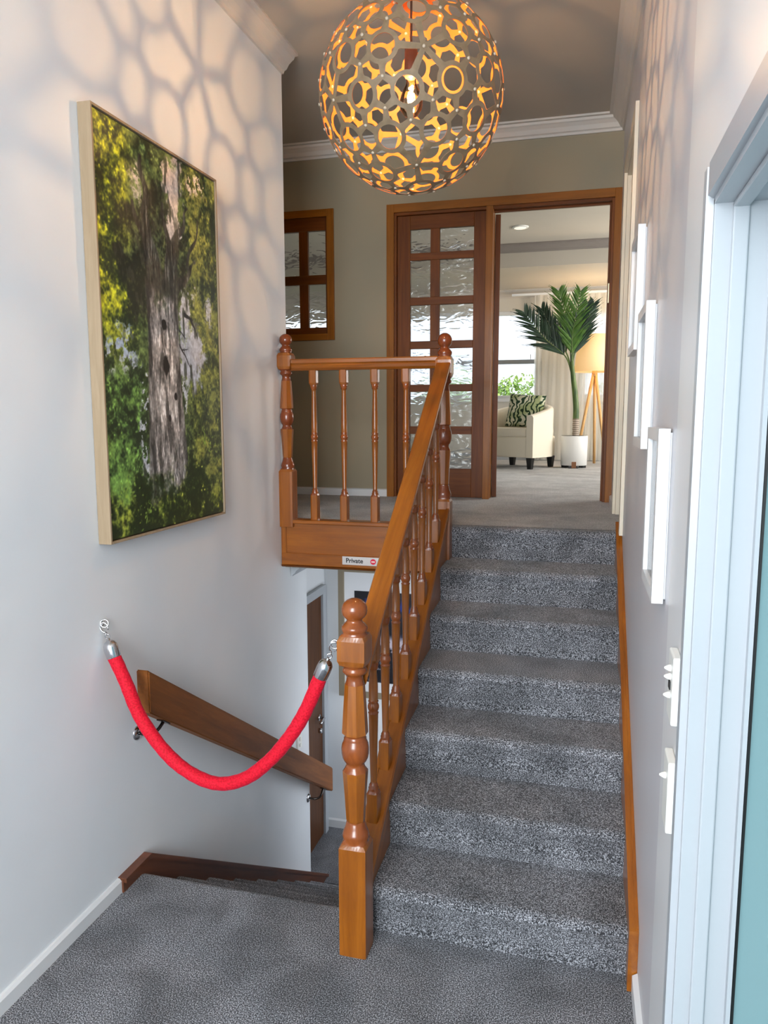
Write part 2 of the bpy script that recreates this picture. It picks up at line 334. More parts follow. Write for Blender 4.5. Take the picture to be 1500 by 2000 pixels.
# enclosing wall under the upper flight
bm = NB(); prism(bm, [(-.80, 2.36, ZL), (-.80, 4.35, ZL), (-.80, 4.35, .93), (-.80, 4.0, .93), (-.80, 2.361, -.001)], (.06, 0, 0)); obj('wall_under_stair', bm, WALL, struct=True)

# right wood string on the wall
bm = NB()
st = [(2.285, 0), (2.285, .205), (4.085, 1.245), (4.085, 1.0), (2.55, 0)]
for o0, o1, dz in ((-.029, 0, 0),):
    A = [bm.verts.new((wx(y, o0), y, z)) for y, z in st]; B = [bm.verts.new((wx(y, -.0005), y, z)) for y, z in st]; n = len(st)
    fs = [bm.faces.new(A[::-1]), bm.faces.new(B)]+[bm.faces.new((A[i], A[(i+1) % n], B[(i+1) % n], B[i])) for i in range(n)]
    bmesh.ops.recalc_face_normals(bm, faces=fs)
# moulded bead near the wall on its top
st2 = [(2.29, .205), (4.083, 1.242), (4.083, 1.25), (2.29, .213)]
A = [bm.verts.new((wx(y, -.011), y, z)) for y, z in st2]; B = [bm.verts.new((wx(y, -.0005), y, z)) for y, z in st2]
fs = [bm.faces.new(A[::-1]), bm.faces.new(B)]+[bm.faces.new((A[i], A[(i+1) % 4], B[(i+1) % 4], B[i])) for i in range(4)]; bmesh.ops.recalc_face_normals(bm, faces=fs)
o = obj('stair_string', bm, W_S); tag(o, 'varnished wooden stair string along the right wall beside the carpeted steps', 'skirting')
# left wood string following the lower flight
t = thing('stair_string', 'dark wooden skirting bent down the left wall beside the lower flight', 'skirting', (XL, 2.31, 0))
top = [(2.31, .055), (2.485, .055), (4.60, -1.36)]
bm = NB(); pl = [(2.31, 0), (2.31, .052), (2.485, .052), (4.60, -1.365), (4.60, -1.376), (4.46, -1.376), (2.45, -.12), (2.43, 0)]
prism(bm, [(XL, a, b) for a, b in pl], (.024, 0, 0)); obj('board', bm, SK, t)
bm = NB(); pl = [(2.312, .040), (2.312, .058), (2.487, .058), (4.60, -1.357), (4.60, -1.378), (2.480, .040)]
prism(bm, [(XL, a, b) for a, b in pl], (.036, 0, 0)); obj('cap_moulding', bm, SK, t)

# ------------------------------------------------------------------ turned posts
def newel(h, base_h, z0, c, kr=1.0):
    """turned newel: h total height above z0; sections between base_h and the top scale to suit"""
    # normalised profile measured on the near post (z from base top 0 .. to ball top 1)
    S0, S1 = .398, 1.217; bb = .0405*kr
    prof = [(.398, .0, 'e'), (.404, 36, 'round'), (.416, 39, 'round'), (.428, 36, 'round'), (.436, 33, 'round'), (.446, 30, 'round'), (.46, 27, 'round'),
            (.466, 24, 'oct'), (.47, 25, 'oct'), (.55, 28.5, 'oct'), (.63, 33, 'oct'), (.640, 33.5, 'oct'), (.650, 29, 'round'), (.659, 26, 'round'), (.667, 26, 'round'), (.673, 31, 'round'),
            (.685, 36, 'round'), (.70, 38.5, 'round'), (.717, 39, 'round'), (.732, 37, 'round'), (.744, 33, 'round'), (.748, 31, 'round'), (.752, 32, 'round'), (.757, 29, 'round'), (.763, 28, 'round'),
            (.768, 34, 'oct'), (.775, 34, 'oct'), (.86, 30, 'oct'), (.935, 26, 'oct'), (.948, 24, 'round'), (.958, 23, 'round'), (.968, 26, 'round'), (.972, 32, 'round'), (.98, 35, 'round'), (.987, 33, 'round'), (.992, 30, 'round'), (.996, 33, 'round'),
            (1.004, 38, 'mix'), (1.02, 40, 'square'), (1.085, 40, 'square'), (1.1, 37, 'mix'), (1.106, 32, 'round'), (1.112, 35, 'round'), (1.12, 36.5, 'round'), (1.128, 35, 'round'), (1.131, 31, 'round'), (1.135, 30, 'round'), (1.139, 25, 'round'), (1.146, 21, 'round'), (1.151, 23, 'round'),
            (1.157, 29, 'round'), (1.166, 34, 'round'), (1.178, 36, 'round'), (1.19, 35, 'round'), (1.202, 30, 'round'), (1.211, 21, 'round'), (1.2165, 10, 'round')]
    secs = [(z0, bb-.001, 'square'), (z0+.002, bb, 'square'), (z0+base_h-.016, bb, 'square'), (z0+base_h-.004, bb*.9, 'mix')]
    k = (h-base_h)/(S1-S0)
    for z, r, kd in prof[1:]: secs.append((z0+base_h+(z-S0)*k, r*kr/1000, kd))
    bm = NB(); out = []
    seg = 32
    def rad(kd, r, t):
        q8 = (t+PI/8) % (PI/4)-PI/8; sq = min(r/max(abs(math.cos(t)), abs(math.sin(t))), r*1.37)
        return {'round': r, 'square': sq, 'oct': r/math.cos(q8), 'mix': r*.35+sq*.65}[kd]
    rings = [[bm.verts.new((c[0]+rad(kd, r, 2*PI*i/seg)*math.cos(2*PI*i/seg), c[1]+rad(kd, r, 2*PI*i/seg)*math.sin(2*PI*i/seg), z)) for i in range(seg)] for z, r, kd in secs]
    dark = set()
    for j, (a, b) in enumerate(zip(rings, rings[1:])):
        for i in range(seg):
            f = bm.faces.new((a[i], a[(i+1) % seg], b[(i+1) % seg], b[i]))
            if secs[j][2] == 'round' or secs[j+1][2] == 'round': f.material_index = 1
            else: f.tag = True
    bm.faces.new(rings[0][::-1]); f = bm.faces.new(rings[-1]); f.material_index = 1
    return bm
W_TL = wood('turned_pine', (112, 52, 16), (150, 80, 32), (20, 20, 8), rough=.2)
def baluster_bm(Lg, base, bead, topb):
    """Lg length, base block height, bead height, top block length"""
    hs = .0205; t0 = Lg-topb
    secs = [(-.02, hs, 'square'), (base-.012, hs, 'square'), (base-.002, hs*.88, 'mix'), (base+.002, .0185, 'round'), (base+.008, .019, 'round'), (base+.013, .016, 'round'), (base+.018, .0165, 'round'), (base+.023, .0135, 'round'), (base+.03, .0115, 'round'),
            (bead-.07, .0165, 'round'), (bead-.026, .0175, 'round'), (bead-.022, .0195, 'round'), (bead-.017, .0155, 'round'), (bead-.012, .018, 'round'), (bead-.004, .0205, 'round'), (bead+.004, .0205, 'round'), (bead+.012, .018, 'round'), (bead+.016, .0155, 'round'), (bead+.021, .019, 'round'), (bead+.026, .0165, 'round'),
            (bead+.08, .0165, 'round'), (t0-.03, .0125, 'round'), (t0-.022, .014, 'round'), (t0-.018, .0175, 'round'), (t0-.012, .0165, 'round'), (t0-.007, .0195, 'round'), (t0-.001, .019, 'round'), (t0+.006, hs*.92, 'mix'), (t0+.016, hs, 'square'), (Lg+.02, hs, 'square')]
    bm = NB(); seg = 20
    def rad(kd, r, t):
        sq = min(r/max(abs(math.cos(t)), abs(math.sin(t))), r*1.36)
        return {'round': r, 'square': sq, 'mix': r*.35+sq*.65}[kd]
    rings = [[bm.verts.new((rad(kd, r, PI/20+2*PI*i/seg)*math.cos(PI/20*0+2*PI*i/seg), rad(kd, r, 2*PI*i/seg)*math.sin(2*PI*i/seg), z)) for i in range(seg)] for z, r, kd in secs]
    nr = [base, bead, t0]
    for j, (a, b) in enumerate(zip(rings, rings[1:])):
        zm = (secs[j][0]+secs[j+1][0])/2; dk = (base-.008 < zm < base+.028) or abs(zm-bead) < .027 or (t0-.024 < zm < t0+.008)
        for i in range(seg):
            f = bm.faces.new((a[i], a[(i+1) % seg], b[(i+1) % seg], b[i]))
            if dk: f.material_index = 1
            if secs[j][2] != 'round' and secs[j+1][2] != 'round': f.tag = True
    bm.faces.new(rings[0][::-1]); bm.faces.new(rings[-1]); return bm
# ---- stair balustrade
def capz(y): return .346+.655*(y-2.485)
def railz(y): return 1.112+.659*(y-2.485)     # top of the handrail
bal = thing('stair_balustrade', 'varnished wooden stair balustrade with turned newel posts, spindles and sloping handrail', 'balustrade', (xs(2.25), 2.25, 0))
WORLD = (0, 0, 0)
bm = newel(1.219, .398, 0, (xs(2.25), 2.25), 1.17); obj('newel_post', bm, [W_Z, W_TL], bal, smooth=True)
bm = newel(1.31, .44, 1.197-.28, (xs(3.985), 3.985), 1.07); 
obj('newel_post', bm, [W_Z, W_T], bal, smooth=True)
def sweep_line(bm, prof, ya, yb, zf):
    """profile (dx,dz) swept from ya to yb along the stair line; ends vertical"""
    A = [bm.verts.new((xs(ya)+dx, ya, zf(ya)+dz)) for dx, dz in prof]; B = [bm.verts.new((xs(yb)+dx, yb, zf(yb)+dz)) for dx, dz in prof]; n = len(prof)
    fs = [bm.faces.new(A[::-1]), bm.faces.new(B)]+[bm.faces.new((A[i], A[(i+1) % n], B[(i+1) % n], B[i])) for i in range(n)]
    bmesh.ops.recalc_face_normals(bm, faces=fs)
RAILP = [(-.034, 0), (-.038, -.006), (-.038, -.022), (-.031, -.03), (-.034, -.036), (-.03, -.05), (-.02, -.062), (.02, -.062), (.03, -.05), (.034, -.036), (.031, -.03), (.038, -.022), (.038, -.006), (.034, 0)]
bm = NB(); sweep_line(bm, RAILP, 2.28, 3.95, railz); obj('handrail', bm, W_S, bal)
bm = NB(); sweep_line(bm, [(-.029, -.022), (-.029, -.37), (.029, -.37), (.029, -.022)], 2.285, 3.96, capz); obj('string_board', bm, SK2 if False else W_S, bal)
bm = NB(); sweep_line(bm, [(-.036, 0), (-.04, -.006), (-.04, -.018), (-.034, -.026), (.034, -.026), (.04, -.018), (.04, -.006), (.036, 0)], 2.285, 3.95, capz)
sweep_line(bm, [(.022, -.001), (.022, .005), (.036, .005), (.038, -.001)], 2.285, 3.95, capz); sweep_line(bm, [(-.038, -.001), (-.036, .005), (-.022, .005), (-.022, -.001)], 2.285, 3.95, capz); obj('string_cap', bm, W_S, bal)
bal_me = None
BY = [2.485+.1795*i for i in range(8)]
for i, y in enumerate(BY):
    z0 = capz(y)-.004; Lg = railz(y)-.055-z0
    if bal_me is None:
        b0 = obj('baluster', baluster_bm(Lg, .112, .425, .13), [W_Z, W_TL], bal, smooth=True); bal_me = b0; o = b0
    else:
        o = bal_me.copy(); COL.objects.link(o)
    o.location = (xs(y), y, z0)
# ---- landing balustrade
FY = 3.95
lb = thing('landing_balustrade', 'varnished wooden landing balustrade with level rail and spindles above a panelled fascia', 'balustrade', (-1.2, 3.985, ZU))
bm = newel(1.075, .33, ZU-.025, (-1.630, 3.975)); obj('newel_post', bm, [W_Z, W_T], lb, smooth=True)
bm = NB(); prism(bm, [(-1.60, 3.985+dx, 2.107+dz) for dx, dz in RAILP], (.83, 0, 0)); obj('handrail', bm, W_X, lb)
first = None
for i, x in enumerate((-1.472, -1.297, -1.120, -.947)):
    if first is None: o = first = obj('baluster', baluster_bm(.84, .153, .468, .09), [W_Z, W_TL], lb, smooth=True)
    else: o = first.copy(); COL.objects.link(o)
    o.location = (x, 3.985, 1.212)
# fascia
fx0, fx1 = -1.668, -.77
bm = NB(); box(bm, (fx0, FY-.012, 1.192), (fx1, FY+.075, 1.214), .005); obj('cap_board', bm, W_X, lb)
bm = NB(); box(bm, (fx0, FY+.008, 1.02), (fx1, FY+.03, 1.193)); obj('fascia_panel', bm, W_X, lb)
bm = NB(); box(bm, (fx0, FY, .952), (fx1, FY+.03, 1.022), .004); obj('lower_board', bm, W_X, lb)
bm = NB(); box(bm, (fx0, FY+.002, .95), (fx0+.03, FY+.008, 1.192)); obj('end_strip', bm, W_Z, lb)
bm = NB(); prism(bm, [(fx0, FY-.006, .952), (fx0, FY-.002, .944), (fx0, FY+.01, .938), (fx0, FY+.135, .938), (fx0, FY+.135, .952)], (fx1-fx0, 0, 0)); obj('bottom_moulding', bm, DKX, lb)
# underside of upper floor and white cornice of the lower hall
bm = NB(); box(bm, (-2.6, FY+.06, .925), (.2, 5.3, .945)); obj('ceiling', bm, BACKW, struct=True)
bm = NB(); prism(bm, [(XL+d*.75, FY+.14, .925+z*.75) for d, z in CP], (0, .255, 0)); obj('trim_5', bm, WHITE, struct=True)

# ---- private sign
def text_bm(s, size, depth=.0006):
    c = bpy.data.curves.new('txt', 'FONT'); c.body = s; c.size = size; c.extrude = depth; c.offset = size*.022
    o = bpy.data.objects.new('txt', c); COL.objects.link(o); dg = bpy.context.evaluated_depsgraph_get(); dg.update()
    me = bpy.data.meshes.new_from_object(o.evaluated_get(dg)); bm = NB(); bm.from_mesh(me); bpy.data.objects.remove(o); bpy.data.curves.remove(c); bpy.data.meshes.remove(me); return bm
sg = thing('sign', 'silver plate reading Private on the landing fascia under the balustrade', 'sign', (-1.18, FY, .98))
SILV = mat('brushed_silver', (200, 196, 194), .35, .35)
bm = NB(); box(bm, (-1.302, FY-.004, .9705), (-1.062, FY, 1.0175), .001); obj('plate', bm, SILV, sg)
tb = text_bm('Private', .036); M = Matrix.Translation((-1.281, FY-.0045, .9835)) @ Matrix.Rotation(PI/2, 4, 'X'); bmesh.ops.transform(tb, matrix=M, verts=tb.verts)
obj('lettering', tb, mat('black_ink', (22, 20, 24), .5), sg)
ic = (-1.122, .994)
bm = NB(); cyl(bm, (ic[0], FY-.0042, ic[1]), (ic[0], FY-.0052, ic[1]), .016, 32); ri = obj('no_entry_disc', bm, mat('red_ink', (206, 22, 60), .5), sg)
bm = NB(); box(bm, (ic[0]-.010, FY-.0060, ic[1]-.003), (ic[0]+.010, FY-.0053, ic[1]+.003)); obj('no_entry_bar', bm, PLASTIC, sg)

# ------------------------------------------------------------------ rope barrier
rb = thing('rope_barrier', 'red velvet barrier rope with chrome ends hung from left wall to newel post', 'rope', (-1.2, 2.27, .55))
rp_ = [(-1.623, 2.285, .941), (-1.575, 2.281, .847), (-1.52, 2.277, .726), (-1.429, 2.273, .614), (-1.332, 2.269, .546), (-1.219, 2.265, .518), (-1.108, 2.261, .552), (-1.011, 2.257, .633), (-.936, 2.253, .725), (-.876, 2.249, .823), (-.817, 2.245, .955)]
cr = catmull(rp_, 10); rr = [.0235*(1+.02*math.sin(i*1.7)+.015*math.sin(i*.6)) for i in range(len(cr))]
bm = NB(); tube(bm, cr, rr, 20); obj('rope', bm, VELVET, rb, smooth=True)
def cap_end(p, q):
    """chrome bell cap from rope end p toward q"""
    p = Vector(p); d = (Vector(q)-p).normalized()
    bm = NB(); prof = [(-.006, .0245), (-.004, .0255), (.03, .0255), (.042, .024), (.052, .019), (.058, .011), (.060, .006), (.066, .006), (.068, .004)]
    tube(bm, [p+d*a for a, _ in prof], [r for _, r in prof], 24); obj('end_cap', bm, CHROME, rb, smooth=True); return p+d*.068
def snap_hook(p, q, n):
    """small swivel and open snap hook between cap tip p and ring q"""
    p = Vector(p); q = Vector(q); d = q-p; Lh = d.length; d.normalize(); n = Vector(n).normalized(); s = d.cross(n).normalized()
    bm = NB(); torus(bm, p+d*.006, n, .008, .0022, 16, 8); torus(bm, p+d*.016, s, .007, .0022, 16, 8)
    c = p+d*(.022+.018); pts = [c+d*(.018*math.cos(a))+s*(.013*math.sin(a)) for a in [PI*1.0+i*PI*1.75/16 for i in range(17)]]
    tube(bm, pts, [.0032]*13+[.003, .0028, .0026, .002], 10); obj('snap_hook', bm, CHROME, rb, smooth=True)
tl = cap_end(rp_[0], (-1.646, 2.287, 1.011)); snap_hook(tl, (-1.662, 2.288, 1.05), (.5, -1, 0))
tr = cap_end(rp_[-1], (-.784, 2.243, 1.031)); snap_hook(tr, (-.772, 2.244, 1.058), (.3, -1, 0))
bm = NB(); torus(bm, (-1.657, 2.288, 1.058), (.35, -1, .2), .014, .0028, 24, 8); tube(bm, [(-1.671, 2.289, 1.052), (-1.664, 2.289, 1.052)], .004, 10); obj('wall_eye', bm, CHROME, rb, smooth=True)
bm = NB(); torus(bm, (-.768, 2.244, 1.064), (.2, -1, .1), .014, .0026, 24, 8); tube(bm, [(-.758, 2.244, 1.055), (-.749, 2.244, 1.055)], .004, 10); obj('post_eye', bm, CHROME, rb, smooth=True)

# ------------------------------------------------------------------ wall handrail board
hr = thing('wall_handrail', 'flat dark wooden handrail board on brackets sloping down the left wall', 'handrail', (-1.59, 2.4, .76))
bm = NB(); pl = [(2.403, .853), (2.418, .842), (4.49, -.519), (4.49, -.684), (2.403, .685)]
prism(bm, [(-1.614, a, b) for a, b in pl], (.054, 0, 0)); bmesh.ops.bevel(bm, geom=bm.edges[:], offset=.005, segments=2, affect='EDGES'); obj('board', bm, HB, hr)
BRK = mat('dark_bronze_bracket', (70, 66, 64), .18, 1)
for (y, z) in ((2.475, .565), (4.315, -.655)):
    bm = NB(); tube(bm, [(XL-.001, y, z), (XL+.004, y, z), (XL+.009, y, z), (XL+.012, y, z)], [.029, .029, .022, .009], 28); rs = obj('rose', bm, CHROME, hr, smooth=True)
    zb = .685-.656*(y+.06-2.403)
    bm = NB(); tube(bm, catmull([(XL+.008, y, z), (XL+.045, y+.003, z-.002), (XL+.075, y+.02, z+.008), (XL+.083, y+.055, zb-.004)], 6), .0068, 12); box(bm, (XL+.068, y+.03, zb-.006), (XL+.098, y+.09, zb-.001), .001, Matrix.Translation((0, y+.06, zb)) @ Matrix.Rotation(-math.radians(33.3), 4, 'X') @ Matrix.Translation((0, -y-.06, -zb))); obj('bracket', bm, BRK, hr, smooth=True)

# ------------------------------------------------------------------ printed pictures (flat colour on a fine grid)
def vnoise(X, Y, sx, sy, seed, octv=4, gain=.55):
    rng = np.random.RandomState(seed); out = np.zeros_like(X); amp = 1; tot = 0
    for o in range(octv):
        nx, ny = int(sx*2**o)+3, int(sy*2**o)+3; g = rng.rand(ny, nx); x = X*sx*2**o; y = Y*sy*2**o
        xi = np.clip(np.floor(x).astype(int), 0, nx-2); yi = np.clip(np.floor(y).astype(int), 0, ny-2); fx = x-xi; fy = y-yi; fx = fx*fx*(3-2*fx); fy = fy*fy*(3-2*fy)
        out += amp*((g[yi, xi]*(1-fx)+g[yi, xi+1]*fx)*(1-fy)+(g[yi+1, xi]*(1-fx)+g[yi+1, xi+1]*fx)*fy); tot += amp; amp *= gain
    return out/tot
def sm(a, b, x): t = np.clip((x-a)/(b-a), 0, 1); return t*t*(3-2*t)
def mixc(c, d, m): return c*(1-m[..., None])+np.array(d, float)*m[..., None] if not isinstance(d, np.ndarray) or d.ndim == 1 else c*(1-m[..., None])+d*m[..., None]
def print_grid(name, nx, ny, fn, origin, du, dv, parent=None):
    U, V = np.meshgrid(np.linspace(0, 1, nx), np.linspace(0, 1, ny)); c = np.clip(fn(U, V), 0, 255)/255
    lc = np.where(c <= .04045, c/12.92, ((c+.055)/1.055)**2.4)
    o = np.array(origin); co = o+U[..., None]*np.array(du)+V[..., None]*np.array(dv)
    me = bpy.data.meshes.new(name); idx = np.arange(nx*ny).reshape(ny, nx)
    f = np.stack([idx[:-1, :-1], idx[:-1, 1:], idx[1:, 1:], idx[1:, :-1]], -1).reshape(-1, 4)
    me.from_pydata([], [], []); me.vertices.add(nx*ny); me.vertices.foreach_set('co', co.reshape(-1).astype(np.float32))
    me.loops.add(f.size); me.loops.foreach_set('vertex_index', f.reshape(-1).astype(np.int32)); me.polygons.add(len(f)); me.polygons.foreach_set('loop_start', (np.arange(len(f))*4).astype(np.int32)); me.update(calc_edges=True)
    ca = me.color_attributes.new('print', 'FLOAT_COLOR', 'POINT'); ca.data.foreach_set('color', np.concatenate([lc, np.ones((ny, nx, 1))], -1).reshape(-1).astype(np.float32))
    me.materials.append(PRINT); ob = bpy.data.objects.new(name, me); COL.objects.link(ob)
    if parent is not None: ob.parent = parent; ob.matrix_parent_inverse = Matrix.Translation(-Vector(WORLDLOC.get(parent.name, (0, 0, 0))))
    return ob
def forest(U, V):
    A = .62    # width / height of the print
    n1 = vnoise(U, V, 9, 15, 1, 5, .62); n2 = vnoise(U, V, 26, 44, 2, 4, .7); n3 = vnoise(U, V, 60, 100, 3, 2, .8); big = vnoise(U, V, 3, 5, 4, 3)
    fol = .45*n1+.35*n2+.2*n3
    hi = sm(.36, .64, fol)
    dark = np.array([30, 44, 22.]); g = np.ones(U.shape+(3,))*dark
    # base greenery by zone
    yel = np.array([186, 186, 44.]); oli = np.array([128, 132, 62.]); grn = np.array([112, 148, 70.]); mid = np.array([96, 112, 62.])
    zl = sm(.30, .16, U+.10*(n1-.5))*sm(.40, .55, V)            # yellow-green left
    zll = sm(.38, .22, U)*sm(.46, .36, V)
    zr = sm(.62, .75, U)
    colh = np.ones(U.shape+(3,))*mid; colh = mixc(colh, yel, zl); colh = mixc(colh, grn, zll); colh = mixc(colh, oli, zr*.9)
    c = mixc(g, colh, hi)
    c = mixc(c, colh*1.35, sm(.60, .78, .5*n2+.5*n3)*.7*(1-.4*zr))
    # sky gaps
    def blob(u, v, a, b, sft=.35): return sm(1+sft, 1-sft, ((U-u)/a)**2+((V-v)/b)**2+(n1-.5)*2.6+(n2-.5)*2.2)
    gap = np.maximum.reduce([blob(.59, .92, .085, .085), blob(.585, .82, .06, .04), blob(.72, .47, .12, .10), blob(.66, .56, .06, .07), blob(.90, .60, .05, .05)*sm(.45, .5, n2), np.maximum.reduce([blob(.12, .46, .12, .07), blob(.29, .27, .045, .17), blob(.64, .36, .03, .08), blob(.30, .88, .10, .06), blob(.80, .95, .10, .04), blob(.72, .66, .09, .05)])*sm(.50, .56, n2)])
    sky = np.ones(U.shape+(3,))*np.array([176, 180, 190.]); sky = mixc(sky, [196, 184, 176], sm(.7, .9, V)); sky = mixc(sky, [128, 150, 182], sm(.40, .54, V)*sm(.6, .5, V)*sm(.45, .6, big))
    c = mixc(c, sky, gap*.95)
    # hanging twigs into the gaps
    tw = sm(.60, .66, vnoise(U, V, 34, 14, 9, 3)); c = mixc(c, [34, 38, 26], tw*gap*.7)
    # dark crown mass and great limbs
    crown = sm(1.25, .7, ((U-.42)/.26)**2+((V-.72)/.19)**2+(n1-.5)*2.2)
    c = mixc(c, mixc(np.ones(U.shape+(3,))*np.array([26, 30, 22.]), [84, 92, 58], sm(.42, .66, fol)), crown*.85*(1-gap))
    def limb(u0, v0, u1, v1, w0, w1, wob=.01):
        t = np.clip(((U-u0)*(u1-u0)*A*A+(V-v0)*(v1-v0))/(((u1-u0)*A)**2+(v1-v0)**2), 0, 1)
        d = np.hypot((U-(u0+t*(u1-u0)))*A+wob*np.sin(t*9), V-(v0+t*(v1-v0))); ww = w0+(w1-w0)*t; return sm(1.15, .75, d/ww)
    bark = np.ones(U.shape+(3,))*np.array([70, 68, 62.]); st = vnoise(U, V, 70, 16, 5, 4, .7); bark = mixc(bark, [30, 30, 28], sm(.5, .3, st)); bark = mixc(bark, [140, 138, 132], sm(.56, .75, st))
    lm = np.maximum.reduce([limb(.42, .60, .36, .80, .05, .02), limb(.36, .78, .33, .95, .022, .008), limb(.50, .62, .60, .78, .04, .016), limb(.60, .77, .72, .88, .018, .006), limb(.40, .66, .26, .83, .024, .008), limb(.54, .66, .50, .86, .02, .007), limb(.58, .64, .78, .74, .02, .007), limb(.70, .72, .86, .90, .010, .003)])
    c = mixc(c, bark*.8, lm*.92)
    # twiggy boughs across the crown
    tw2 = sm(.62, .68, vnoise(U+.12*V, V, 46, 20, 12, 3)); c = mixc(c, [60, 60, 48], tw2*crown*.6)
    # dead branches right of the trunk
    for q in ((.60, .50, .70, .44, .004, .002), (.62, .485, .68, .49, .003, .002), (.585, .545, .66, .52, .003, .002), (.72, .575, .78, .53, .006, .002), (.66, .585, .73, .575, .007, .004)):
        c = mixc(c, [30, 30, 32], limb(*q, wob=.002))
    # trunk
    lft = .335-.035*sm(.62, .05, V)+.010*(n1-.5)*2; rgt = .60+.06*sm(.5, .03, V)+.035*sm(.10, .0, V)+.012*(n1-.5)*2
    tm = sm(lft-.008, lft+.008, U)*sm(rgt+.008, rgt-.008, U)*sm(.655, .60, V+.04*(n1-.5))
    s1 = vnoise(U, V, 38, 12, 21, 5, .72); s2 = vnoise(U, V, 90, 40, 22, 3, .8)
    tb = np.ones(U.shape+(3,))*np.array([134, 130, 127.]); tb = mixc(tb, [66, 64, 62], sm(.52, .34, s1)); tb = mixc(tb, [206, 203, 200], sm(.50, .68, .6*s1+.4*s2))
    q = (U-lft)/(rgt-lft); tb = tb*(0.66+.5*np.clip(np.sin(np.clip(q, 0, 1)*PI), 0, 1))[..., None]
    for (u, v, a, b) in ((.47, .545, .022, .014), (.475, .44, .026, .028), (.55, .355, .016, .011), (.49, .295, .012, .010), (.40, .13, .018, .016)):
        tb = mixc(tb, [22, 20, 20], sm(1.3, .6, ((U-u)/a)**2+((V-v)/b)**2+(n2-.5)))
    tb = mixc(tb, [80, 84, 56], sm(.3, .0, V)*sm(.55, .7, n2)*.6)
    c = mixc(c, tb, tm)
    # foliage that overlaps the trunk top
    ov = sm(.52, .62, n1)*sm(.56, .62, V)*sm(.74, .66, V)*tm; c = mixc(c, [40, 48, 28], ov*.8)
    # bushes at the foot
    ft = sm(.155, .085, V+.10*(n1-.5)*2-.02*np.cos(U*9)); bc = mixc(np.ones(U.shape+(3,))*np.array([30, 44, 18.]), [156, 166, 62], sm(.45, .72, fol)); bc = mixc(bc, [206, 206, 96], sm(.66, .82, .5*n2+.5*n3)*sm(.2, .6, U)); c = mixc(c, bc, ft)
    # fern fronds
    for (u, v, a0, n_, r) in ((.12, .10, .3, 9, .14), (.82, .22, -.6, 8, .13), (.30, .05, .6, 7, .10)):
        for k in range(n_):
            an = a0+PI*k/(n_-1); c = mixc(c, [128, 156, 62], limb(u, v, u+r*math.cos(an)/A*.8, v+r*.6*math.sin(an)-.03, .004, .0015, .006)*.75)
    c = c*(.80+.4*n3)[..., None]
    return np.clip(c*1.14, 0, 255)
pt = thing('framed_tree_picture', 'tall picture of a giant tree trunk in a pale wooden frame on left wall', 'picture', (XL, 2.735, 2.09))
px0, px1, pz0, pz1 = 2.296, 3.178, 1.345, 2.832
bm = NB(); T = .052
for a, b in (((XL+.001, px0, pz0), (XL+T, px0+.009, pz1)), ((XL+.001, px1-.009, pz0), (XL+T, px1, pz1)), ((XL+.001, px0+.009, pz0), (XL+T, px1-.009, pz0+.009)), ((XL+.001, px0+.009, pz1-.009), (XL+T, px1-.009, pz1))): box(bm, a, b, .0012)
obj('frame', bm, FRW, pt)
bm = NB(); box(bm, (XL+.001, px0+.009, pz0+.009), (XL+T-.018, px1-.009, pz1-.009)); obj('backing', bm, BLACK, pt)
print_grid('print', 300, 520, forest, (XL+T-.006, px0+.014, pz0+.014), (0, px1-px0-.028, 0), (0, 0, pz1-pz0-.028), pt)
bm = NB(); box(bm, (XL+T-.018, px0+.0145, pz0+.0145), (XL+T-.0065, px1-.0145, pz1-.0145)); obj('canvas_edge', bm, BLACK, pt)

# three white frames on the right wall
def leafprint(seed):
    def fn(U, V):
        c = np.ones(U.shape+(3,))*np.array([222, 226, 224.]); rs = np.random.RandomState(seed)
        for k in range(9):
            u0, v0 = .5+rs.uniform(-.05, .05), .12; an = PI/2+(k-4)*.22; ln = .55+.12*rs.rand(); u1 = u0+math.cos(an)*ln*.8; v1 = v0+math.sin(an)*ln
            t = np.clip(((U-u0)*(u1-u0)+(V-v0)*(v1-v0))/((u1-u0)**2+(v1-v0)**2), 0, 1); d = np.hypot(U-u0-t*(u1-u0), V-v0-t*(v1-v0)); c = mixc(c, [40+rs.rand()*40, 92+rs.rand()*30, 62], sm(1.1, .7, d/(.012+.045*np.sin(t*PI))))
        return c
    return fn
def wframe(label, ya, yb, z0, z1, seed):
    yc = (ya+yb)/2; t = thing('white_picture_frame', label, 'picture', (wx(yc), yc, z0), group='white frames up the right wall')
    w, dp = .032, .034
    def sl(y): return wx(y)
    def bar(a, b, c0, c1, o0=-dp, o1=-.006):
        bm = NB(); prism(bm, [(sl(a)+o0, a, c0), (sl(b)+o0, b, c0), (sl(b)+o1, b, c0), (sl(a)+o1, a, c0)], (0, 0, c1-c0)); return bm
    fr = bar(ya, ya+w, z0, z1)
    for a, b, c0, c1 in ((yb-w, yb, z0, z1), (ya+w, yb-w, z0, z0+w), (ya+w, yb-w, z1-w, z1)):
        b2 = bar(a, b, c0, c1); me = bpy.data.meshes.new('x'); b2.to_mesh(me); b2.free(); fr.from_mesh(me); bpy.data.meshes.remove(me)
    obj('frame', fr, WHITE2, t)
    obj('backing', bar(ya+.01, yb-.01, z0+.01, z1-.01, -.012, -.0005), WHITE2, t)
    print_grid('print', 60, 80, leafprint(seed), (sl(ya)-.0145, ya+w, z0+w), (sl(yb)-sl(ya), yb-ya-2*w, 0), (0, 0, z1-z0-2*w), t)
    obj('pane', bar(ya+w, yb-w, z0+w, z1-w, -.022, -.0195), GLASS, t)
wframe('lowest of three white framed pictures on the right wall', 2.01, 2.33, 1.318, 1.765, 3)
wframe('middle of three white framed pictures on the right wall', 2.575, 2.93, 1.69, 2.158, 4)
wframe('topmost of three white framed pictures on the right wall', 3.12, 3.50, 2.05, 2.517, 5)

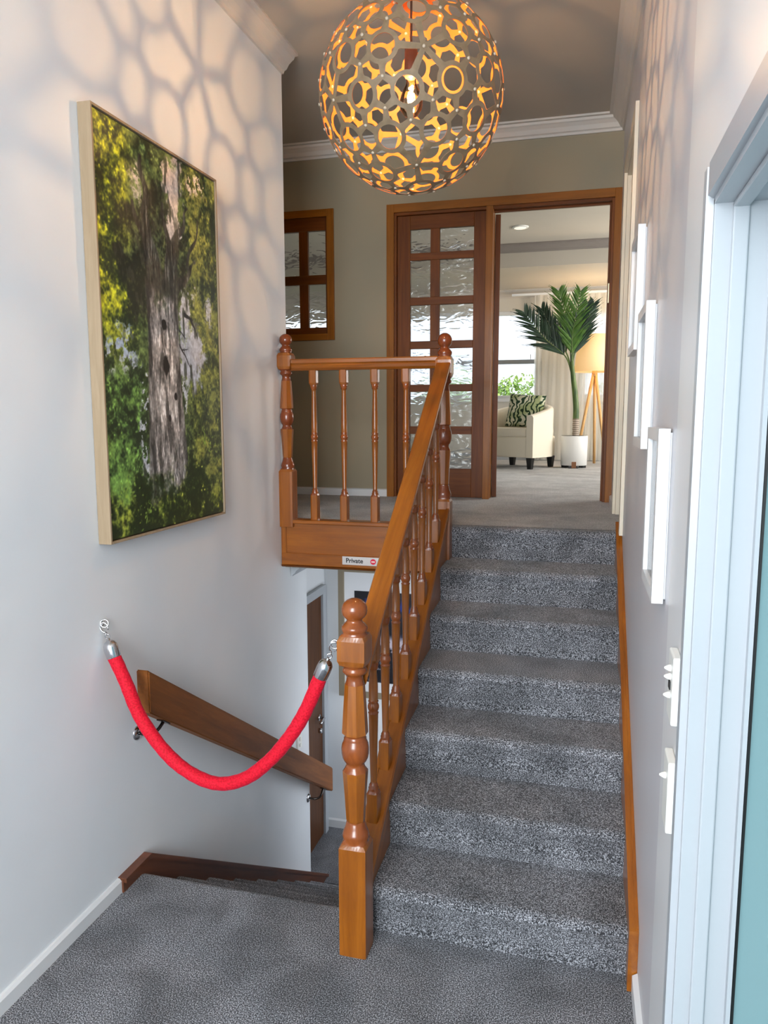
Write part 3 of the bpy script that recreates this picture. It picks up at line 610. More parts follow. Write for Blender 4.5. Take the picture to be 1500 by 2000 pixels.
# switches on the right wall near the entrance
def switch(label, ya, yb, z0, z1, rockers):
    yc = (ya+yb)/2; t = thing('switch_plate', label, 'light switch', (wx(yc)-.004, yc, z0), group='white switches on the right wall'); w0 = wx(yc)-.004
    bm = NB(); box(bm, (w0-.018, ya, z0), (w0, yb, z1), .004, seg=3); obj('plate', bm, PLASTIC, t)
    for z, dark in rockers:
        bm = NB(); loc = Matrix.Translation((w0-.018, yc, z)) @ Matrix.Rotation(-PI/2, 4, 'Y'); loft(bm, [(0, .0075, 'round'), (.004, .007, 'round'), (.009, .0045, 'round'), (.013, .002, 'round')], 16); bmesh.ops.transform(bm, matrix=loc, verts=bm.verts); obj('toggle', bm, PLASTIC, t, smooth=True)
    if any(d_ for _, d_ in rockers):
        zz = [z for z, d_ in rockers if d_][0]; bm = NB(); box(bm, (w0-.0205, yc-.012, zz-.026), (w0-.017, yc+.012, zz-.008)); obj('dark_insert', bm, BLACK, t)
switch('upper white switch plate with three toggles on right wall', 1.622, 1.706, 1.148, 1.296, [(1.262, 0), (1.243, 1), (1.202, 0)])
switch('lower white switch plate with one toggle on right wall', 1.622, 1.706, .906, 1.066, [(1.02, 0)])
# small switch low on the left wall
t = thing('switch_plate', 'small white switch on the left wall above the lower flight beside the dark handrail', 'light switch', (XL, 4.165, -.25))
bm = NB(); box(bm, (XL, 4.13, -.255), (XL+.010, 4.20, -.165), .002); obj('plate', bm, PLASTIC, t)
for z in (-.19, -.228):
    bm = NB(); box(bm, (XL+.010, 4.155, z-.009), (XL+.016, 4.175, z+.009), .002); obj('toggle', bm, PLASTIC, t)

# ------------------------------------------------------------------ doors and windows of the back wall
def fbox(nm, a, b, m, par, bev=.0015):
    bm = NB(); box(bm, a, b, bev); return obj(nm, bm, m, par)
dr = bpy.data.objects.new('door_1', None); COL.objects.link(dr); dr.location = (-.6, YB, ZU); dr['kind'] = 'structure'; WORLDLOC[dr.name] = tuple(dr.location)
fbox('architrave', (-1.432, YB-.018, ZU), (-1.378, YB, 3.285), CAS, dr); fbox('architrave', (.130, YB-.018, ZU), (.176, YB, 3.285), CAS, dr)
fbox('architrave', (-1.378, YB-.018, 3.228), (.130, YB, 3.285), CASX, dr)
fbox('mullion', (-.72, YB-.016, ZU), (-.672, YB+.11, 3.228), CAS, dr)
fbox('jamb', (-1.385, YB+.001, ZU), (-1.362, YB+.109, 3.228), DK, dr); fbox('jamb', (.112, YB+.001, ZU), (.135, YB+.109, 3.228), DK, dr); fbox('jamb', (-1.362, YB+.001, 3.21), (.112, YB+.109, 3.235), DKX, dr)
fbox('door_stop', (.100, YB+.05, ZU), (.112, YB+.075, 3.21), DK, dr); fbox('door_stop', (-.672, YB+.05, 3.198), (.100, YB+.075, 3.21), DKX, dr)
bm = NB(); box(bm, (.104, YB+.02, 2.55), (.113, YB+.045, 2.68), .001); obj('hinge', bm, mat('brass_pale', (180, 170, 140), .3, .8), dr, label='pale metal hinge')
PX = [(-1.269, -1.121), (-1.054, -.81)]; PZ = [(2.951, 3.115), (2.642, 2.9), (2.332, 2.587), (2.021, 2.278), (1.718, 1.97), (1.411, 1.661)]
def glazed_leaf(par, x0, x1, px, pz, zb, zt, M):
    def q(nm, a, b, m):
        bm = NB(); box(bm, a, b, .002); bmesh.ops.transform(bm, matrix=M, verts=bm.verts); return obj(nm, bm, m, par)
    q('stile', (x0, -.018, zb), (px[0][0], .018, zt), DK); q('stile', (px[-1][1], -.018, zb), (x1, .018, zt), DK)
    edges = [zt]+[v for a, b in pz for v in (b, a)]+[zb]
    for i in range(0, len(edges), 2): q('rail', (px[0][0], -.018, edges[i+1]), (px[-1][1], .018, edges[i]), DKX)
    for a, b in pz:
        for (l0, l1), (r0, r1) in zip(px, px[1:]): q('muntin', (l1, -.016, a), (r0, .016, b), DK)
        for l, r in px:
            q('pane', (l-.004, -.003, a-.004), (r+.004, .003, b+.004), RIP)
glazed_leaf(dr, -1.362, -.72, PX, PZ, ZU+.004, 3.21, Matrix.Translation((0, YB+.05, 0)))
# second leaf swung back into the lounge
d2 = bpy.data.objects.new('door_2', None); COL.objects.link(d2); d2.location = (-.668, YB+.115, ZU); d2['kind'] = 'structure'; WORLDLOC[d2.name] = tuple(d2.location)
M2 = Matrix.Translation((-.652, YB+.115, 0)) @ Matrix.Rotation(math.radians(97.5), 4, 'Z')
glazed_leaf(d2, 0, .76, [(.10, .26), (.30, .46), (.50, .66)], PZ, ZU+.004, 3.2, M2)
# interior window
iw = bpy.data.objects.new('window_2', None); COL.objects.link(iw); iw.location = (-2.2, YB, wz0); iw['kind'] = 'structure'; WORLDLOC[iw.name] = tuple(iw.location)
fbox('architrave', (-1.885, YB-.018, 2.355), (-1.832, YB, 3.29), CAS, iw); fbox('architrave', (-2.59, YB-.018, 2.355), (-2.537, YB, 3.29), CAS, iw)
fbox('architrave', (-2.537, YB-.018, 3.238), (-1.885, YB, 3.29), CASX, iw); fbox('architrave', (-2.537, YB-.018, 2.355), (-1.885, YB, 2.402), CASX, iw)
xw = [(-2.466, -2.326), (-2.257, -2.117), (-2.048, -1.908)]; zw = [(2.833, 3.15), (2.452, 2.767)]
M = Matrix.Translation((0, YB+.04, 0)); glazed_leaf(iw, -2.54, -1.88, xw, zw, 2.395, 3.245, M)

# ------------------------------------------------------------------ lounge
LY, LC1, LC2, LBX = 10.3, 3.66, 3.42, 8.7
bm = NB(); box(bm, (-5.6, YB+.11, LC1), (2.4, LBX, LC1+.1)); box(bm, (-5.6, LBX, LC2), (2.4, LY+.1, LC2+.34)); obj('ceiling', bm, LNGC, struct=True)
GREYT = plaster('cornice_painted_shadow', (140, 132, 126), .6)  # shadow along the beam cornice put into a darker grey
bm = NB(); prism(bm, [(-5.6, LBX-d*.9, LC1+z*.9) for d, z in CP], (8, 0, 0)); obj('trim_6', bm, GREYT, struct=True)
bm = NB(); prism(bm, [(-5.6, LY-d, LC2+z) for d, z in CP], (8, 0, 0)); obj('trim_7', bm, CORN, struct=True)
bm = NB()
W1 = (-2.95, -.66, 2.02, 3.16); W0 = (-5.3, -3.25, 2.02, 3.16); W2 = (-.10, 1.9, 2.02, 3.16)
for a, b in ((-5.6, W0[0]), (W0[1], W1[0]), (W1[1], W2[0]), (W2[1], 2.4)): box(bm, (a, LY, ZU), (b, LY+.12, LC2))
for W in (W0, W1, W2): box(bm, (W[0], LY, ZU), (W[1], LY+.12, W[2])); box(bm, (W[0], LY, W[3]), (W[1], LY+.12, LC2))
obj('wall_lounge_back', bm, LNG, struct=True)
bm = NB(); box(bm, (-5.7, YB+.1, ZU), (-5.6, LY+.1, LC1)); obj('wall_lounge_left', bm, LNG, struct=True)
# right lounge wall with a wide opening that lets in daylight
bm = NB(); box(bm, (2.4, YB+.1, ZU), (2.5, 6.5, LC1)); box(bm, (2.4, 9.5, ZU), (2.5, LY+.1, LC1)); box(bm, (2.4, 6.5, ZU), (2.5, 9.5, 1.9)); box(bm, (2.4, 6.5, 3.2), (2.5, 9.5, LC1)); obj('wall_lounge_right', bm, LNG, struct=True)
bm = NB(); box(bm, (-5.6, YB+.11, ZU), (dx0, YB+.16, wz0)); box(bm, (-5.6, YB+.11, wz0), (wx0, YB+.16, LC1)); box(bm, (wx1, YB+.11, wz0), (dx0, YB+.16, LC1)); box(bm, (wx0, YB+.11, wz1), (wx1, YB+.16, LC1)); box(bm, (dx0, YB+.11, dz1), (dx1, YB+.16, LC1)); box(bm, (dx1+.02, YB+.11, ZU), (2.4, YB+.16, LC1)); obj('wall_lounge_front', bm, LNG, struct=True)
bm = NB(); box(bm, (-5.6, LY-.015, ZU), (2.4, LY, ZU+.08)); obj('baseboard_lounge', bm, WHITE, struct=True)
ALU = mat('white_window_frame', (224, 228, 232), .4)
for k, W in enumerate((W1, W0, W2)):
    wn = bpy.data.objects.new('window_%d' % (k+3), None); COL.objects.link(wn); wn.location = (W[0], LY, W[2]); wn['kind'] = 'structure'; WORLDLOC[wn.name] = tuple(wn.location)
    yf = LY+.03
    fbox('frame', (W[0], yf, W[2]), (W[0]+.05, yf+.05, W[3]), ALU, wn); fbox('frame', (W[1]-.03, yf, W[2]), (W[1], yf+.05, W[3]), ALU, wn)
    fbox('frame', (W[0]+.05, yf, W[2]), (W[1]-.03, yf+.05, W[2]+.04), ALU, wn); fbox('frame', (W[0]+.05, yf, W[3]-.05), (W[1]-.03, yf+.05, W[3]), ALU, wn)
    fbox('transom', (W[0]+.05, yf, 2.475), (W[1]-.03, yf+.045, 2.53), mat('grey_transom', (150, 156, 162), .4), wn)
    if k: fbox('mullion', ((W[0]+W[1])/2-.025, yf, W[2]+.04), ((W[0]+W[1])/2+.025, yf+.045, 2.475), ALU, wn)
    fbox('sill', (W[0]-.03, LY-.03, W[2]-.045), (W[1]+.03, LY+.03, W[2]), ALU, wn)
    fbox('stay', (W[1]-.10, yf-.02, 2.53), (W[1]-.09, yf-.01, 2.60), ALU, wn) if k == 0 else None
    fbox('pane', (W[0]+.05, yf+.02, W[2]+.04), (W[1]-.03, yf+.026, 2.475), GLASS, wn, 0); fbox('pane', (W[0]+.05, yf+.02, 2.53), (W[1]-.03, yf+.026, W[3]-.05), GLASS, wn, 0)
# sheer curtain
SHEER = mat('sheer_voile', (244, 242, 236), .9); 
t_ = SHEER.node_tree; tr_ = t_.nodes.new('ShaderNodeBsdfTransparent'); tl_ = t_.nodes.new('ShaderNodeBsdfTranslucent'); tl_.inputs[0].default_value = (.95, .94, .9, 1)
m1 = t_.nodes.new('ShaderNodeMixShader'); m1.inputs[0].default_value = .7; m2 = t_.nodes.new('ShaderNodeMixShader'); m2.inputs[0].default_value = .28
t_.links.new(P(SHEER).outputs[0], m1.inputs[1]); t_.links.new(tl_.outputs[0], m1.inputs[2]); t_.links.new(m1.outputs[0], m2.inputs[1]); t_.links.new(tr_.outputs[0], m2.inputs[2]); t_.links.new(m2.outputs[0], t_.nodes['Material Output'].inputs[0])
def curtain(label, x0, x1, y, zb, zt, waves):
    n = int(waves*14); bm = NB(); rows = []
    for j in range(9):
        v = j/8; row = []
        for i in range(n+1):
            u = i/n; a = .030*(.7+.3*math.sin(u*23)); row.append(bm.verts.new((x0+(x1-x0)*u+.008*math.sin(v*5+u*31), y+a*math.sin(u*waves*2*PI+.8*math.sin(u*17))*(1-.3*v)+.012*math.sin(v*4+u*9), zb+(zt-zb)*v)))
        rows.append(row)
    for a, b in zip(rows, rows[1:]):
        for i in range(n): bm.faces.new((a[i], a[i+1], b[i+1], b[i]))
    o = obj('sheer_curtain', bm, SHEER, smooth=True); return tag(o, label, 'curtain')
curtain('long sheer white curtain behind the palm and floor lamp in the lounge', -.70, 1.3, 10.17, ZU+.015, 3.33, 22)
# curtain track
bm = NB(); box(bm, (-1.0, 10.14, 3.33), (1.6, 10.19, 3.355)); tag(obj('curtain_track', bm, ALU), 'slim white curtain track above the sheer curtain in the lounge', 'curtain rail')
# recessed ceiling light
t = thing('downlight', 'small round white ceiling light in the lounge seen through the doorway', 'ceiling light', (-.71, 7.9, LC1))
bm = NB(); tube(bm, [(-.71, 7.9, LC1+.001), (-.71, 7.9, LC1-.008), (-.71, 7.9, LC1-.012)], [.085, .082, .07], 32); obj('rim', bm, PLASTIC, t, smooth=True)
bm = NB(); cyl(bm, (-.71, 7.9, LC1-.012), (-.71, 7.9, LC1-.014), .06, 28); obj('lens', bm, mat('frosted_lens', (250, 248, 240), .6, emis=(255, 246, 228), es=.5), t)

# ---- tub armchair
UPH = mat('cream_upholstery', (226, 218, 200), .85, spec=.15)
n_ = N(UPH, 'ShaderNodeTexNoise', Scale=260, Detail=2); L(UPH, coords(UPH), n_.inputs['Vector']); bump(UPH, n_.outputs['Fac'], .3, .002)
ch = thing('tub_armchair', 'cream tub armchair with short black feet in the lounge', 'armchair', (-.745, 8.93, ZU), local=True, rotz=math.radians(-27))
def tub():
    bm = NB(); n = 40; Ro, Ri = .37, .285; rings = []
    path = []
    # U shaped plan: straight arms then half circle back
    for i in range(9): path.append((Ro, -.33+.33*i/8, 0, 1, 0))
    for i in range(1, 24): a = PI*i/24; path.append((None, a))
    secs = []
    def sec(px, py, nx, ny, t):
        hgt = .60+.13*t; th = .085
        return [(px, py, .13, nx, ny, 0), (px, py, hgt-.03, nx, ny, 0), (px, py, hgt-.008, nx, ny, .012), (px, py, hgt, nx, ny, .03), (px, py, hgt, nx, ny, th-.025), (px, py, hgt-.01, nx, ny, th-.008), (px, py, hgt-.03, nx, ny, th), (px, py, .2, nx, ny, th), (px, py, .13, nx, ny, th)]
    pts = []
    for i in range(9): pts.append((Ro, -.35+.35*i/8, 1, 0))
    for i in range(1, 24): a = PI*i/24; pts.append((Ro*math.cos(a), Ro*.95*math.sin(a), math.cos(a), math.sin(a)))
    for i in range(9): pts.append((-Ro, -.35*i/8, -1, 0))
    m = len(pts)
    for i, (x, y, nx, ny) in enumerate(pts):
        u = i/(m-1); t = math.sin(u*PI)**1.3
        rings.append([bm.verts.new((a-e*c, b-f*c if False else b-e2*c, z)) for (a, b, z, e, e2, c) in sec(x, y, nx, ny, t) for f in (0,)])
    k = len(rings[0])
    for a, b in zip(rings, rings[1:]):
        for j in range(k): bm.faces.new((a[j], b[j], b[(j+1) % k], a[(j+1) % k]))
    bm.faces.new(rings[0]); bm.faces.new(rings[-1][::-1]); bmesh.ops.recalc_face_normals(bm, faces=bm.faces[:]); return bm
o = obj('shell', tub(), UPH, ch, smooth=True)
bm = NB(); box(bm, (-.286, -.335, .13), (.286, .29, .36), .015, seg=3); obj('seat_base', bm, UPH, ch, smooth=True)
bm = NB(); box(bm, (-.284, -.345, .355), (.284, .27, .46), .03, seg=4); obj('seat_cushion', bm, UPH, ch, smooth=True)
for x, y in ((-.30, -.28), (.30, -.28), (-.26, .24), (.26, .24)):
    bm = NB(); loft(bm, [(0, .024, 'square'), (.13, .036, 'square')], 24, (x, y)); obj('foot', bm, BLACK, ch)
# cushion
CUS = mat('leaf_print_fabric', (226, 222, 208), .9)
wv = N(CUS, 'ShaderNodeTexWave', Scale=5.5, Distortion=14, Detail=2); wv.inputs['Detail Scale'].default_value = 1.4; L(CUS, coords(CUS), wv.inputs['Vector'])
vo = N(CUS, 'ShaderNodeTexNoise', Scale=7, Detail=1); L(CUS, coords(CUS), vo.inputs['Vector'])
c1 = ramp(CUS, wv.outputs['Fac'], [(.22, (34, 62, 44)), (.36, (120, 150, 110)), (.46, (228, 226, 212))]); c2 = ramp(CUS, vo.outputs['Fac'], [(.42, (232, 230, 216)), (.56, (150, 168, 96))])
mm = N(CUS, 'ShaderNodeMix'); mm.data_type = 'RGBA'; mm.blend_type = 'MULTIPLY'; mm.inputs[0].default_value = .8; L(CUS, c1, mm.inputs[6]); L(CUS, c2, mm.inputs[7]); L(CUS, mm.outputs[2], P(CUS).inputs['Base Color'])
def pillow(w, h, t, n=16):
    bm = NB(); g = {}
    for s in (1, -1):
        for i in range(n+1):
            for j in range(n+1):
                u = i/n*2-1; v = j/n*2-1; e = max(abs(u), abs(v)); th = t/2*((1-u*u)*(1-v*v))**.42
                if e >= 1 and s == -1: g[(s, i, j)] = g[(1, i, j)]; continue
                k = 1-.05*(1-abs(u))*(abs(v))-.05*(1-abs(v))*abs(u)
                g[(s, i, j)] = bm.verts.new((u*w/2*k, s*th, v*h/2*k))
    for s in (1, -1):
        for i in range(n):
            for j in range(n):
                q_ = [g[(s, i, j)], g[(s, i+1, j)], g[(s, i+1, j+1)], g[(s, i, j+1)]]
                try: bm.faces.new(q_ if s == -1 else q_[::-1])
                except ValueError: pass
    return bm
cu = obj('cushion', pillow(.43, .40, .15), CUS, smooth=True); tag(cu, 'square cushion with dark green palm leaf print leaning in the cream armchair', 'cushion')
cu.location = (-.70, 8.97, ZU+.46+.19); cu.rotation_euler = (math.radians(-16), math.radians(4), math.radians(-10))

# ---- potted palm
pl_ = thing('potted_palm', 'tall potted palm with feathery fronds in a white cylinder pot', 'plant', (-.14, 8.93, ZU))
POT = mat('white_ceramic', (222, 222, 220), .5)
bm = NB(); c0 = Vector((-.14, 8.93, ZU)); prof = [(.03, .140), (.034, .146), (.36, .150), (.366, .148), (.366, .138), (.33, .136), (.33, .0)]
tube(bm, [c0+Vector((0, 0, z)) for z, r in prof], [max(r, .002) for z, r in prof], 48); obj('pot', bm, POT, pl_, smooth=True)
for a in (30, 150, 270):
    bm = NB(); box(bm, (-.05, -.02, 0), (.05, .02, .031), 0, Matrix.Translation(c0+Vector((.11*math.cos(math.radians(a)), .11*math.sin(math.radians(a)), 0))) @ Matrix.Rotation(math.radians(a+90), 4, 'Z')); obj('pot_foot', bm, BLACK, pl_)
bm = NB(); box(bm, (-.16, 8.776, ZU+.004), (-.11, 8.786, ZU+.075), .002); obj('leather_tag', bm, mat('brown_leather', (124, 80, 48), .6), pl_)
TRK = mat('palm_stem', (74, 96, 42), .5); nn = N(TRK, 'ShaderNodeTexNoise', Scale=9, Detail=3); L(TRK, coords(TRK, (3, 3, .6)), nn.inputs['Vector']); L(TRK, ramp(TRK, nn.outputs['Fac'], [(.35, (54, 80, 36)), (.65, (98, 118, 52))]), P(TRK).inputs['Base Color'])
RNG = mat('ringed_stem', (140, 124, 108), .7); nn = N(RNG, 'ShaderNodeTexWave', Scale=14); nn.bands_direction = 'Z'; L(RNG, coords(RNG), nn.inputs['Vector']); L(RNG, ramp(RNG, nn.outputs['Fac'], [(.3, (96, 78, 66)), (.6, (190, 176, 158))]), P(RNG).inputs['Base Color'])
bm = NB(); tube(bm, [c0+Vector((.01, 0, .32+.025*i)) for i in range(11)], [.034+(.004 if i % 2 else 0) for i in range(11)], 20); obj('ringed_base', bm, RNG, pl_, smooth=True)
tp = [c0+Vector(p) for p in ((.01, 0, .55), (.008, 0, .68), (-.01, 0, .86), (-.03, 0, 1.0), (-.045, 0, 1.12), (-.055, 0, 1.2))]
bm = NB(); tube(bm, catmull(tp, 5), [.036-.014*(i/25) for i in range(26)], 18); obj('stem', bm, TRK, pl_, smooth=True)
FA = mat('palm_leaf_dark', (26, 50, 34), .45); FB = mat('palm_leaf_green', (62, 104, 36), .45)
for f_ in (FA, FB):
    g_ = N(f_, 'ShaderNodeTexNoise', Scale=14, Detail=2); L(f_, coords(f_), g_.inputs['Vector']); b0_ = (22, 44, 32) if f_ is FA else (48, 88, 28); b1_ = (38, 66, 40) if f_ is FA else (92, 130, 48); L(f_, ramp(f_, g_.outputs['Fac'], [(.3, b0_), (.7, b1_)]), P(f_).inputs['Base Color'])
def frond(tip, mid, nl, ll, m, seed, wide=.5, side=None, rot=1.0):
    rs = random.Random(seed); base = tp[-1]+Vector((0, 0, -.12)); path = catmull([base, tp[-1]*.75+Vector(mid)*.25, Vector(mid), Vector(tip)], 10)
    fr = obj('frond', tube(NB(), path, [.010*(1-.85*i/(len(path)-1)) for i in range(len(path))], 8), TRK, pl_, smooth=True)
    bm = NB(); n = len(path)
    for i in range(nl):
        t = .36+.64*i/(nl-1); k = t*(n-1); a = path[int(min(k, n-2))]; b = path[int(min(k, n-2))+1]; p = a.lerp(b, k-int(min(k, n-2))); tg = (b-a).normalized()
        sd = side or Vector((0, -1, 0)); s = tg.cross(sd).normalized()
        for sg_ in (1, -1):
            ln = ll*(math.sin(min(1, (1-t)*1.5+.28)*PI/2))*(.85+.3*rs.random()); out = (tg*(1.0-wide*.3)+s*sg_*wide*rot*(.9+.3*rs.random())+Vector((0, rs.uniform(-.25, .25), .30))).normalized()
            wv_ = out.cross(Vector((rs.uniform(-.5, .5), -1, rs.uniform(-.3, .3)))).normalized(); w0 = .0105+.004*rs.random(); m_ = 6; rows = []
            for q in range(m_+1):
                u = q/m_; ww = w0*(math.sin(min(1, u*1.05+.16)*PI)**.6 if u < .97 else .04); c = p+out*ln*u+Vector((0, 0, -.10*ln*u*u*1.6)); rows.append((c-wv_*ww, c+Vector((0, -.003, .003)), c+wv_*ww))
            vs = [[bm.verts.new(x) for x in r] for r in rows]
            for r0, r1 in zip(vs, vs[1:]):
                bm.faces.new((r0[0], r0[1], r1[1], r1[0])); bm.faces.new((r0[1], r0[2], r1[2], r1[1]))
    lf = obj('leaflets', bm, m, fr); lf['kind'] = 'stuff'
Y9 = 8.93
frond((-.72, Y9-.12, 2.93), (-.50, Y9-.05, 2.66), 22, .36, FA, 1, .62)
frond((-.54, Y9+.05, 2.98), (-.42, Y9, 2.75), 17, .34, FA, 2, .45)
frond((-.36, Y9+.05, 3.17), (-.26, Y9+.05, 2.80), 20, .36, FB, 3, .6)
frond((-.12, Y9-.15, 3.13), (-.19, Y9-.08, 2.72), 23, .32, FB, 4, .7)
frond((.02, Y9+.02, 3.02), (-.08, Y9, 2.72), 21, .30, FA, 5, .55)
frond((-.05, Y9-.1, 3.0), (-.14, Y9-.06, 2.70), 19, .32, FA, 6, .5)
# ---- tripod floor lamp
fl = thing('floor_lamp', 'oak tripod floor lamp with lit cream fabric drum shade beside the palm', 'lamp', (.09, 9.6, ZU))
SHD = mat('lit_linen_shade', (240, 214, 170), .9, emis=(255, 196, 122), es=.55)
cx, cyy = .065, 9.6
bm = NB()
rings = [[bm.verts.new((cx+r*math.cos(2*PI*i/48), cyy+r*math.sin(2*PI*i/48), z)) for i in range(48)] for r, z in ((.245, 2.315), (.205, 2.75), (.200, 2.75), (.240, 2.315))]
for a, b in zip(rings, rings[1:]+rings[:1]):
    for i in range(48): bm.faces.new((a[i], a[(i+1) % 48], b[(i+1) % 48], b[i]))
obj('lamp_shade', bm, SHD, fl, smooth=True)
hub = Vector((cx, cyy, 2.28))
for (fx_, fy_) in ((-.20, -.16), (.165, -.18), (.03, .2)):
    bm = NB(); tube(bm, [Vector((cx+fx_, cyy+fy_, ZU)), hub+Vector((fx_*.07, fy_*.07, 0))], [.017, .019], 10); obj('leg', bm, OAK, fl, smooth=True)
bm = NB(); tube(bm, [(cx, cyy, 2.26), (cx, cyy, 2.34)], [.035, .03], 16); obj('hub', bm, OAK, fl, smooth=True)
bm = NB(); tube(bm, [(cx, cyy, 2.34), (cx, cyy, 2.72)], .008, 8); tube(bm, [(cx-.2, cyy, 2.735), (cx+.2, cyy, 2.735)], .003, 6); obj('stem', bm, BLACK, fl)
bm = NB(); bmesh.ops.create_uvsphere(bm, u_segments=20, v_segments=12, radius=.035, matrix=Matrix.Translation((cx, cyy, 2.56))); obj('bulb', bm, mat('warm_bulb', (255, 240, 210), .5, emis=(255, 200, 130), es=6), fl, smooth=True)
l_ = bpy.data.lights.new('floor_lamp_light', 'POINT'); l_.energy = 14; l_.color = (1, .70, .38); l_.shadow_soft_size = .05; lo = bpy.data.objects.new('floor_lamp_light', l_); COL.objects.link(lo); lo.location = (cx, cyy, 2.80)

# ---- garden beyond the lounge windows
LEAF = mat('garden_leaves', (128, 168, 70), .6); g_ = N(LEAF, 'ShaderNodeTexNoise', Scale=3, Detail=3); L(LEAF, coords(LEAF), g_.inputs['Vector']); L(LEAF, ramp(LEAF, g_.outputs['Fac'], [(.35, (84, 124, 48)), (.65, (170, 200, 96))]), P(LEAF).inputs['Base Color'])
BARK = mat('bark', (84, 72, 60), .9)
bm = NB(); box(bm, (-14, 10.5, -.3), (8, 30, -.2)); obj('ground', bm, mat('lawn', (92, 120, 62), .95), struct=True)
def bush(x, y, r, top, label, n=7000):
    t = thing('garden_tree', label, 'tree', (x, y, -.2), group='leafy trees beyond the lounge windows')
    bm = NB(); tube(bm, [(x, y, -.2), (x+.05, y, top-r*1.2), (x, y, top-r*.6)], [.09, .06, .03], 8); obj('trunk', bm, BARK, t)
    bm = NB(); rs = random.Random(int(x*100)+7); ctr = [(Vector((x+rs.uniform(-.6, .6)*r, y+rs.uniform(-.4, .4)*r, top-r*(.45+.7*rs.random()))), r*(.35+.22*rs.random())) for _ in range(12)]
    for _ in range(n):
        c, cr_ = rs.choice(ctr); dv = Vector((rs.gauss(0, 1), rs.gauss(0, 1), rs.gauss(0, 1))).normalized(); p = c+dv*cr_*(.75+.25*rs.random())
        a = Vector((rs.gauss(0, 1), rs.gauss(0, 1), rs.gauss(0, 1))).normalized(); b = a.orthogonal().normalized(); s = .03+.025*rs.random(); quad(bm, p-a*s, p-b*s*.45, p+a*s, p+b*s*.45)
    o = obj('foliage', bm, LEAF, t); o['kind'] = 'stuff'
bush(-1.15, 13.4, 1.0, 2.50, 'leafy green tree outside the lounge window nearest the armchair')
bush(-2.9, 16.4, 1.2, 2.66, 'leafy green tree outside the lounge window left of the first one')
bush(-4.9, 13.6, 1.2, 2.45, 'leafy green tree far left outside the lounge windows')
bush(.9, 16.2, 1.2, 2.75, 'leafy green tree behind the sheer curtain and floor lamp')

# ------------------------------------------------------------------ lower hall
bm = NB(); box(bm, (-1.9, 5.22, ZL), (.3, 5.32, .93)); obj('wall_lower_back', bm, WALL, struct=True)
bm = NB(); box(bm, (-2.0, 4.345, ZL), (XL-.12, 4.40, .93)); box(bm, (-2.0, 5.12, ZL), (-1.862, 5.32, .93)); box(bm, (-2.0, 4.40, .52), (-1.862, 5.12, .93)); obj('wall_lower_left', bm, WALL, struct=True)
bm = NB(); prism(bm, [(-1.86, 5.22, ZL), (-1.86, 5.205, ZL), (-1.86, 5.205, ZL+.06), (-1.86, 5.22, ZL+.07)], (2.1, 0, 0)); obj('baseboard_lower', bm, WHITE2, struct=True)
bm = NB(); box(bm, (.2, 4.35, ZL), (.3, 5.3, .93)); obj('wall_lower_right', bm, WALL, struct=True)
bm = NB(); box(bm, (-.8, 4.3, ZL), (.3, 4.35, .93)); obj('wall_lower_front', bm, WALL, struct=True)
dl = bpy.data.objects.new('door_4', None); COL.objects.link(dl); dl.location = (-1.9, 4.75, ZL); dl['kind'] = 'structure'; WORLDLOC[dl.name] = tuple(dl.location)
fbox('casing', (-1.862, 5.10, ZL), (-1.832, 5.165, .56), WHITE, dl); fbox('casing', (-1.862, 4.41, .50), (-1.832, 5.10, .56), WHITE, dl)
fbox('door_leaf', (-1.90, 4.42, ZL+.005), (-1.85, 5.10, .50), LW, dl)
bm = NB(); tube(bm, [(-1.85, 5.03, -.42), (-1.81, 5.03, -.42), (-1.802, 4.93, -.42)], .009, 10); tube(bm, [(-1.851, 5.03, -.42), (-1.843, 5.03, -.42)], .024, 16); obj('lever_handle', bm, CHROME, dl, smooth=True)
bm = NB(); tube(bm, [(-1.851, 5.03, -.52), (-1.83, 5.03, -.52)], .018, 16); obj('lock', bm, CHROME, dl, smooth=True)
pic = thing('framed_print', 'large framed abstract print in black and blue on the wall of the lower hall', 'picture', (-1.3, 5.22, -.3))
TAU = mat('taupe_frame', (140, 128, 108), .6)
pa, pb, pc, pd = -1.748, -.90, -.298, .70
bm = NB()
for a, b in (((pa, 5.19, pc), (pa+.045, 5.219, pd)), ((pb-.045, 5.19, pc), (pb, 5.219, pd)), ((pa+.045, 5.19, pc), (pb-.045, 5.219, pc+.045)), ((pa+.045, 5.19, pd-.045), (pb-.045, 5.219, pd))): box(bm, a, b, .002)
obj('frame', bm, TAU, pic)
bm = NB(); box(bm, (pa+.045, 5.205, pc+.045), (pb-.045, 5.219, pd-.045)); obj('mount', bm, mat('white_mount', (226, 228, 232), .6), pic)
def abstract(U, V):
    n = vnoise(U, V, 5, 6, 31, 5, .6); n2 = vnoise(U, V, 22, 26, 32, 3); c = np.ones(U.shape+(3,))*np.array([10, 12, 24.])
    c = mixc(c, [24, 48, 128], sm(.55, .7, n)*sm(.45, .7, V)); c = mixc(c, [196, 184, 196], sm(.44, .52, n+.12*np.sin(V*14+3*U))*sm(.22, .30, V)*sm(.56, .46, V))
    sw = np.abs(np.sin((U*1.2+V*2.2+n*1.3)*9)); c = mixc(c, [12, 12, 18], sm(.16, .06, sw)*sm(.2, .5, V)); c = mixc(c, [190, 196, 214], sm(.70, .78, n2)*.7*sm(.5, .2, V)); return c
print_grid('print', 90, 100, abstract, (-1.625, 5.2035, -.175), (.60, 0, 0), (0, 0, .69), pic)

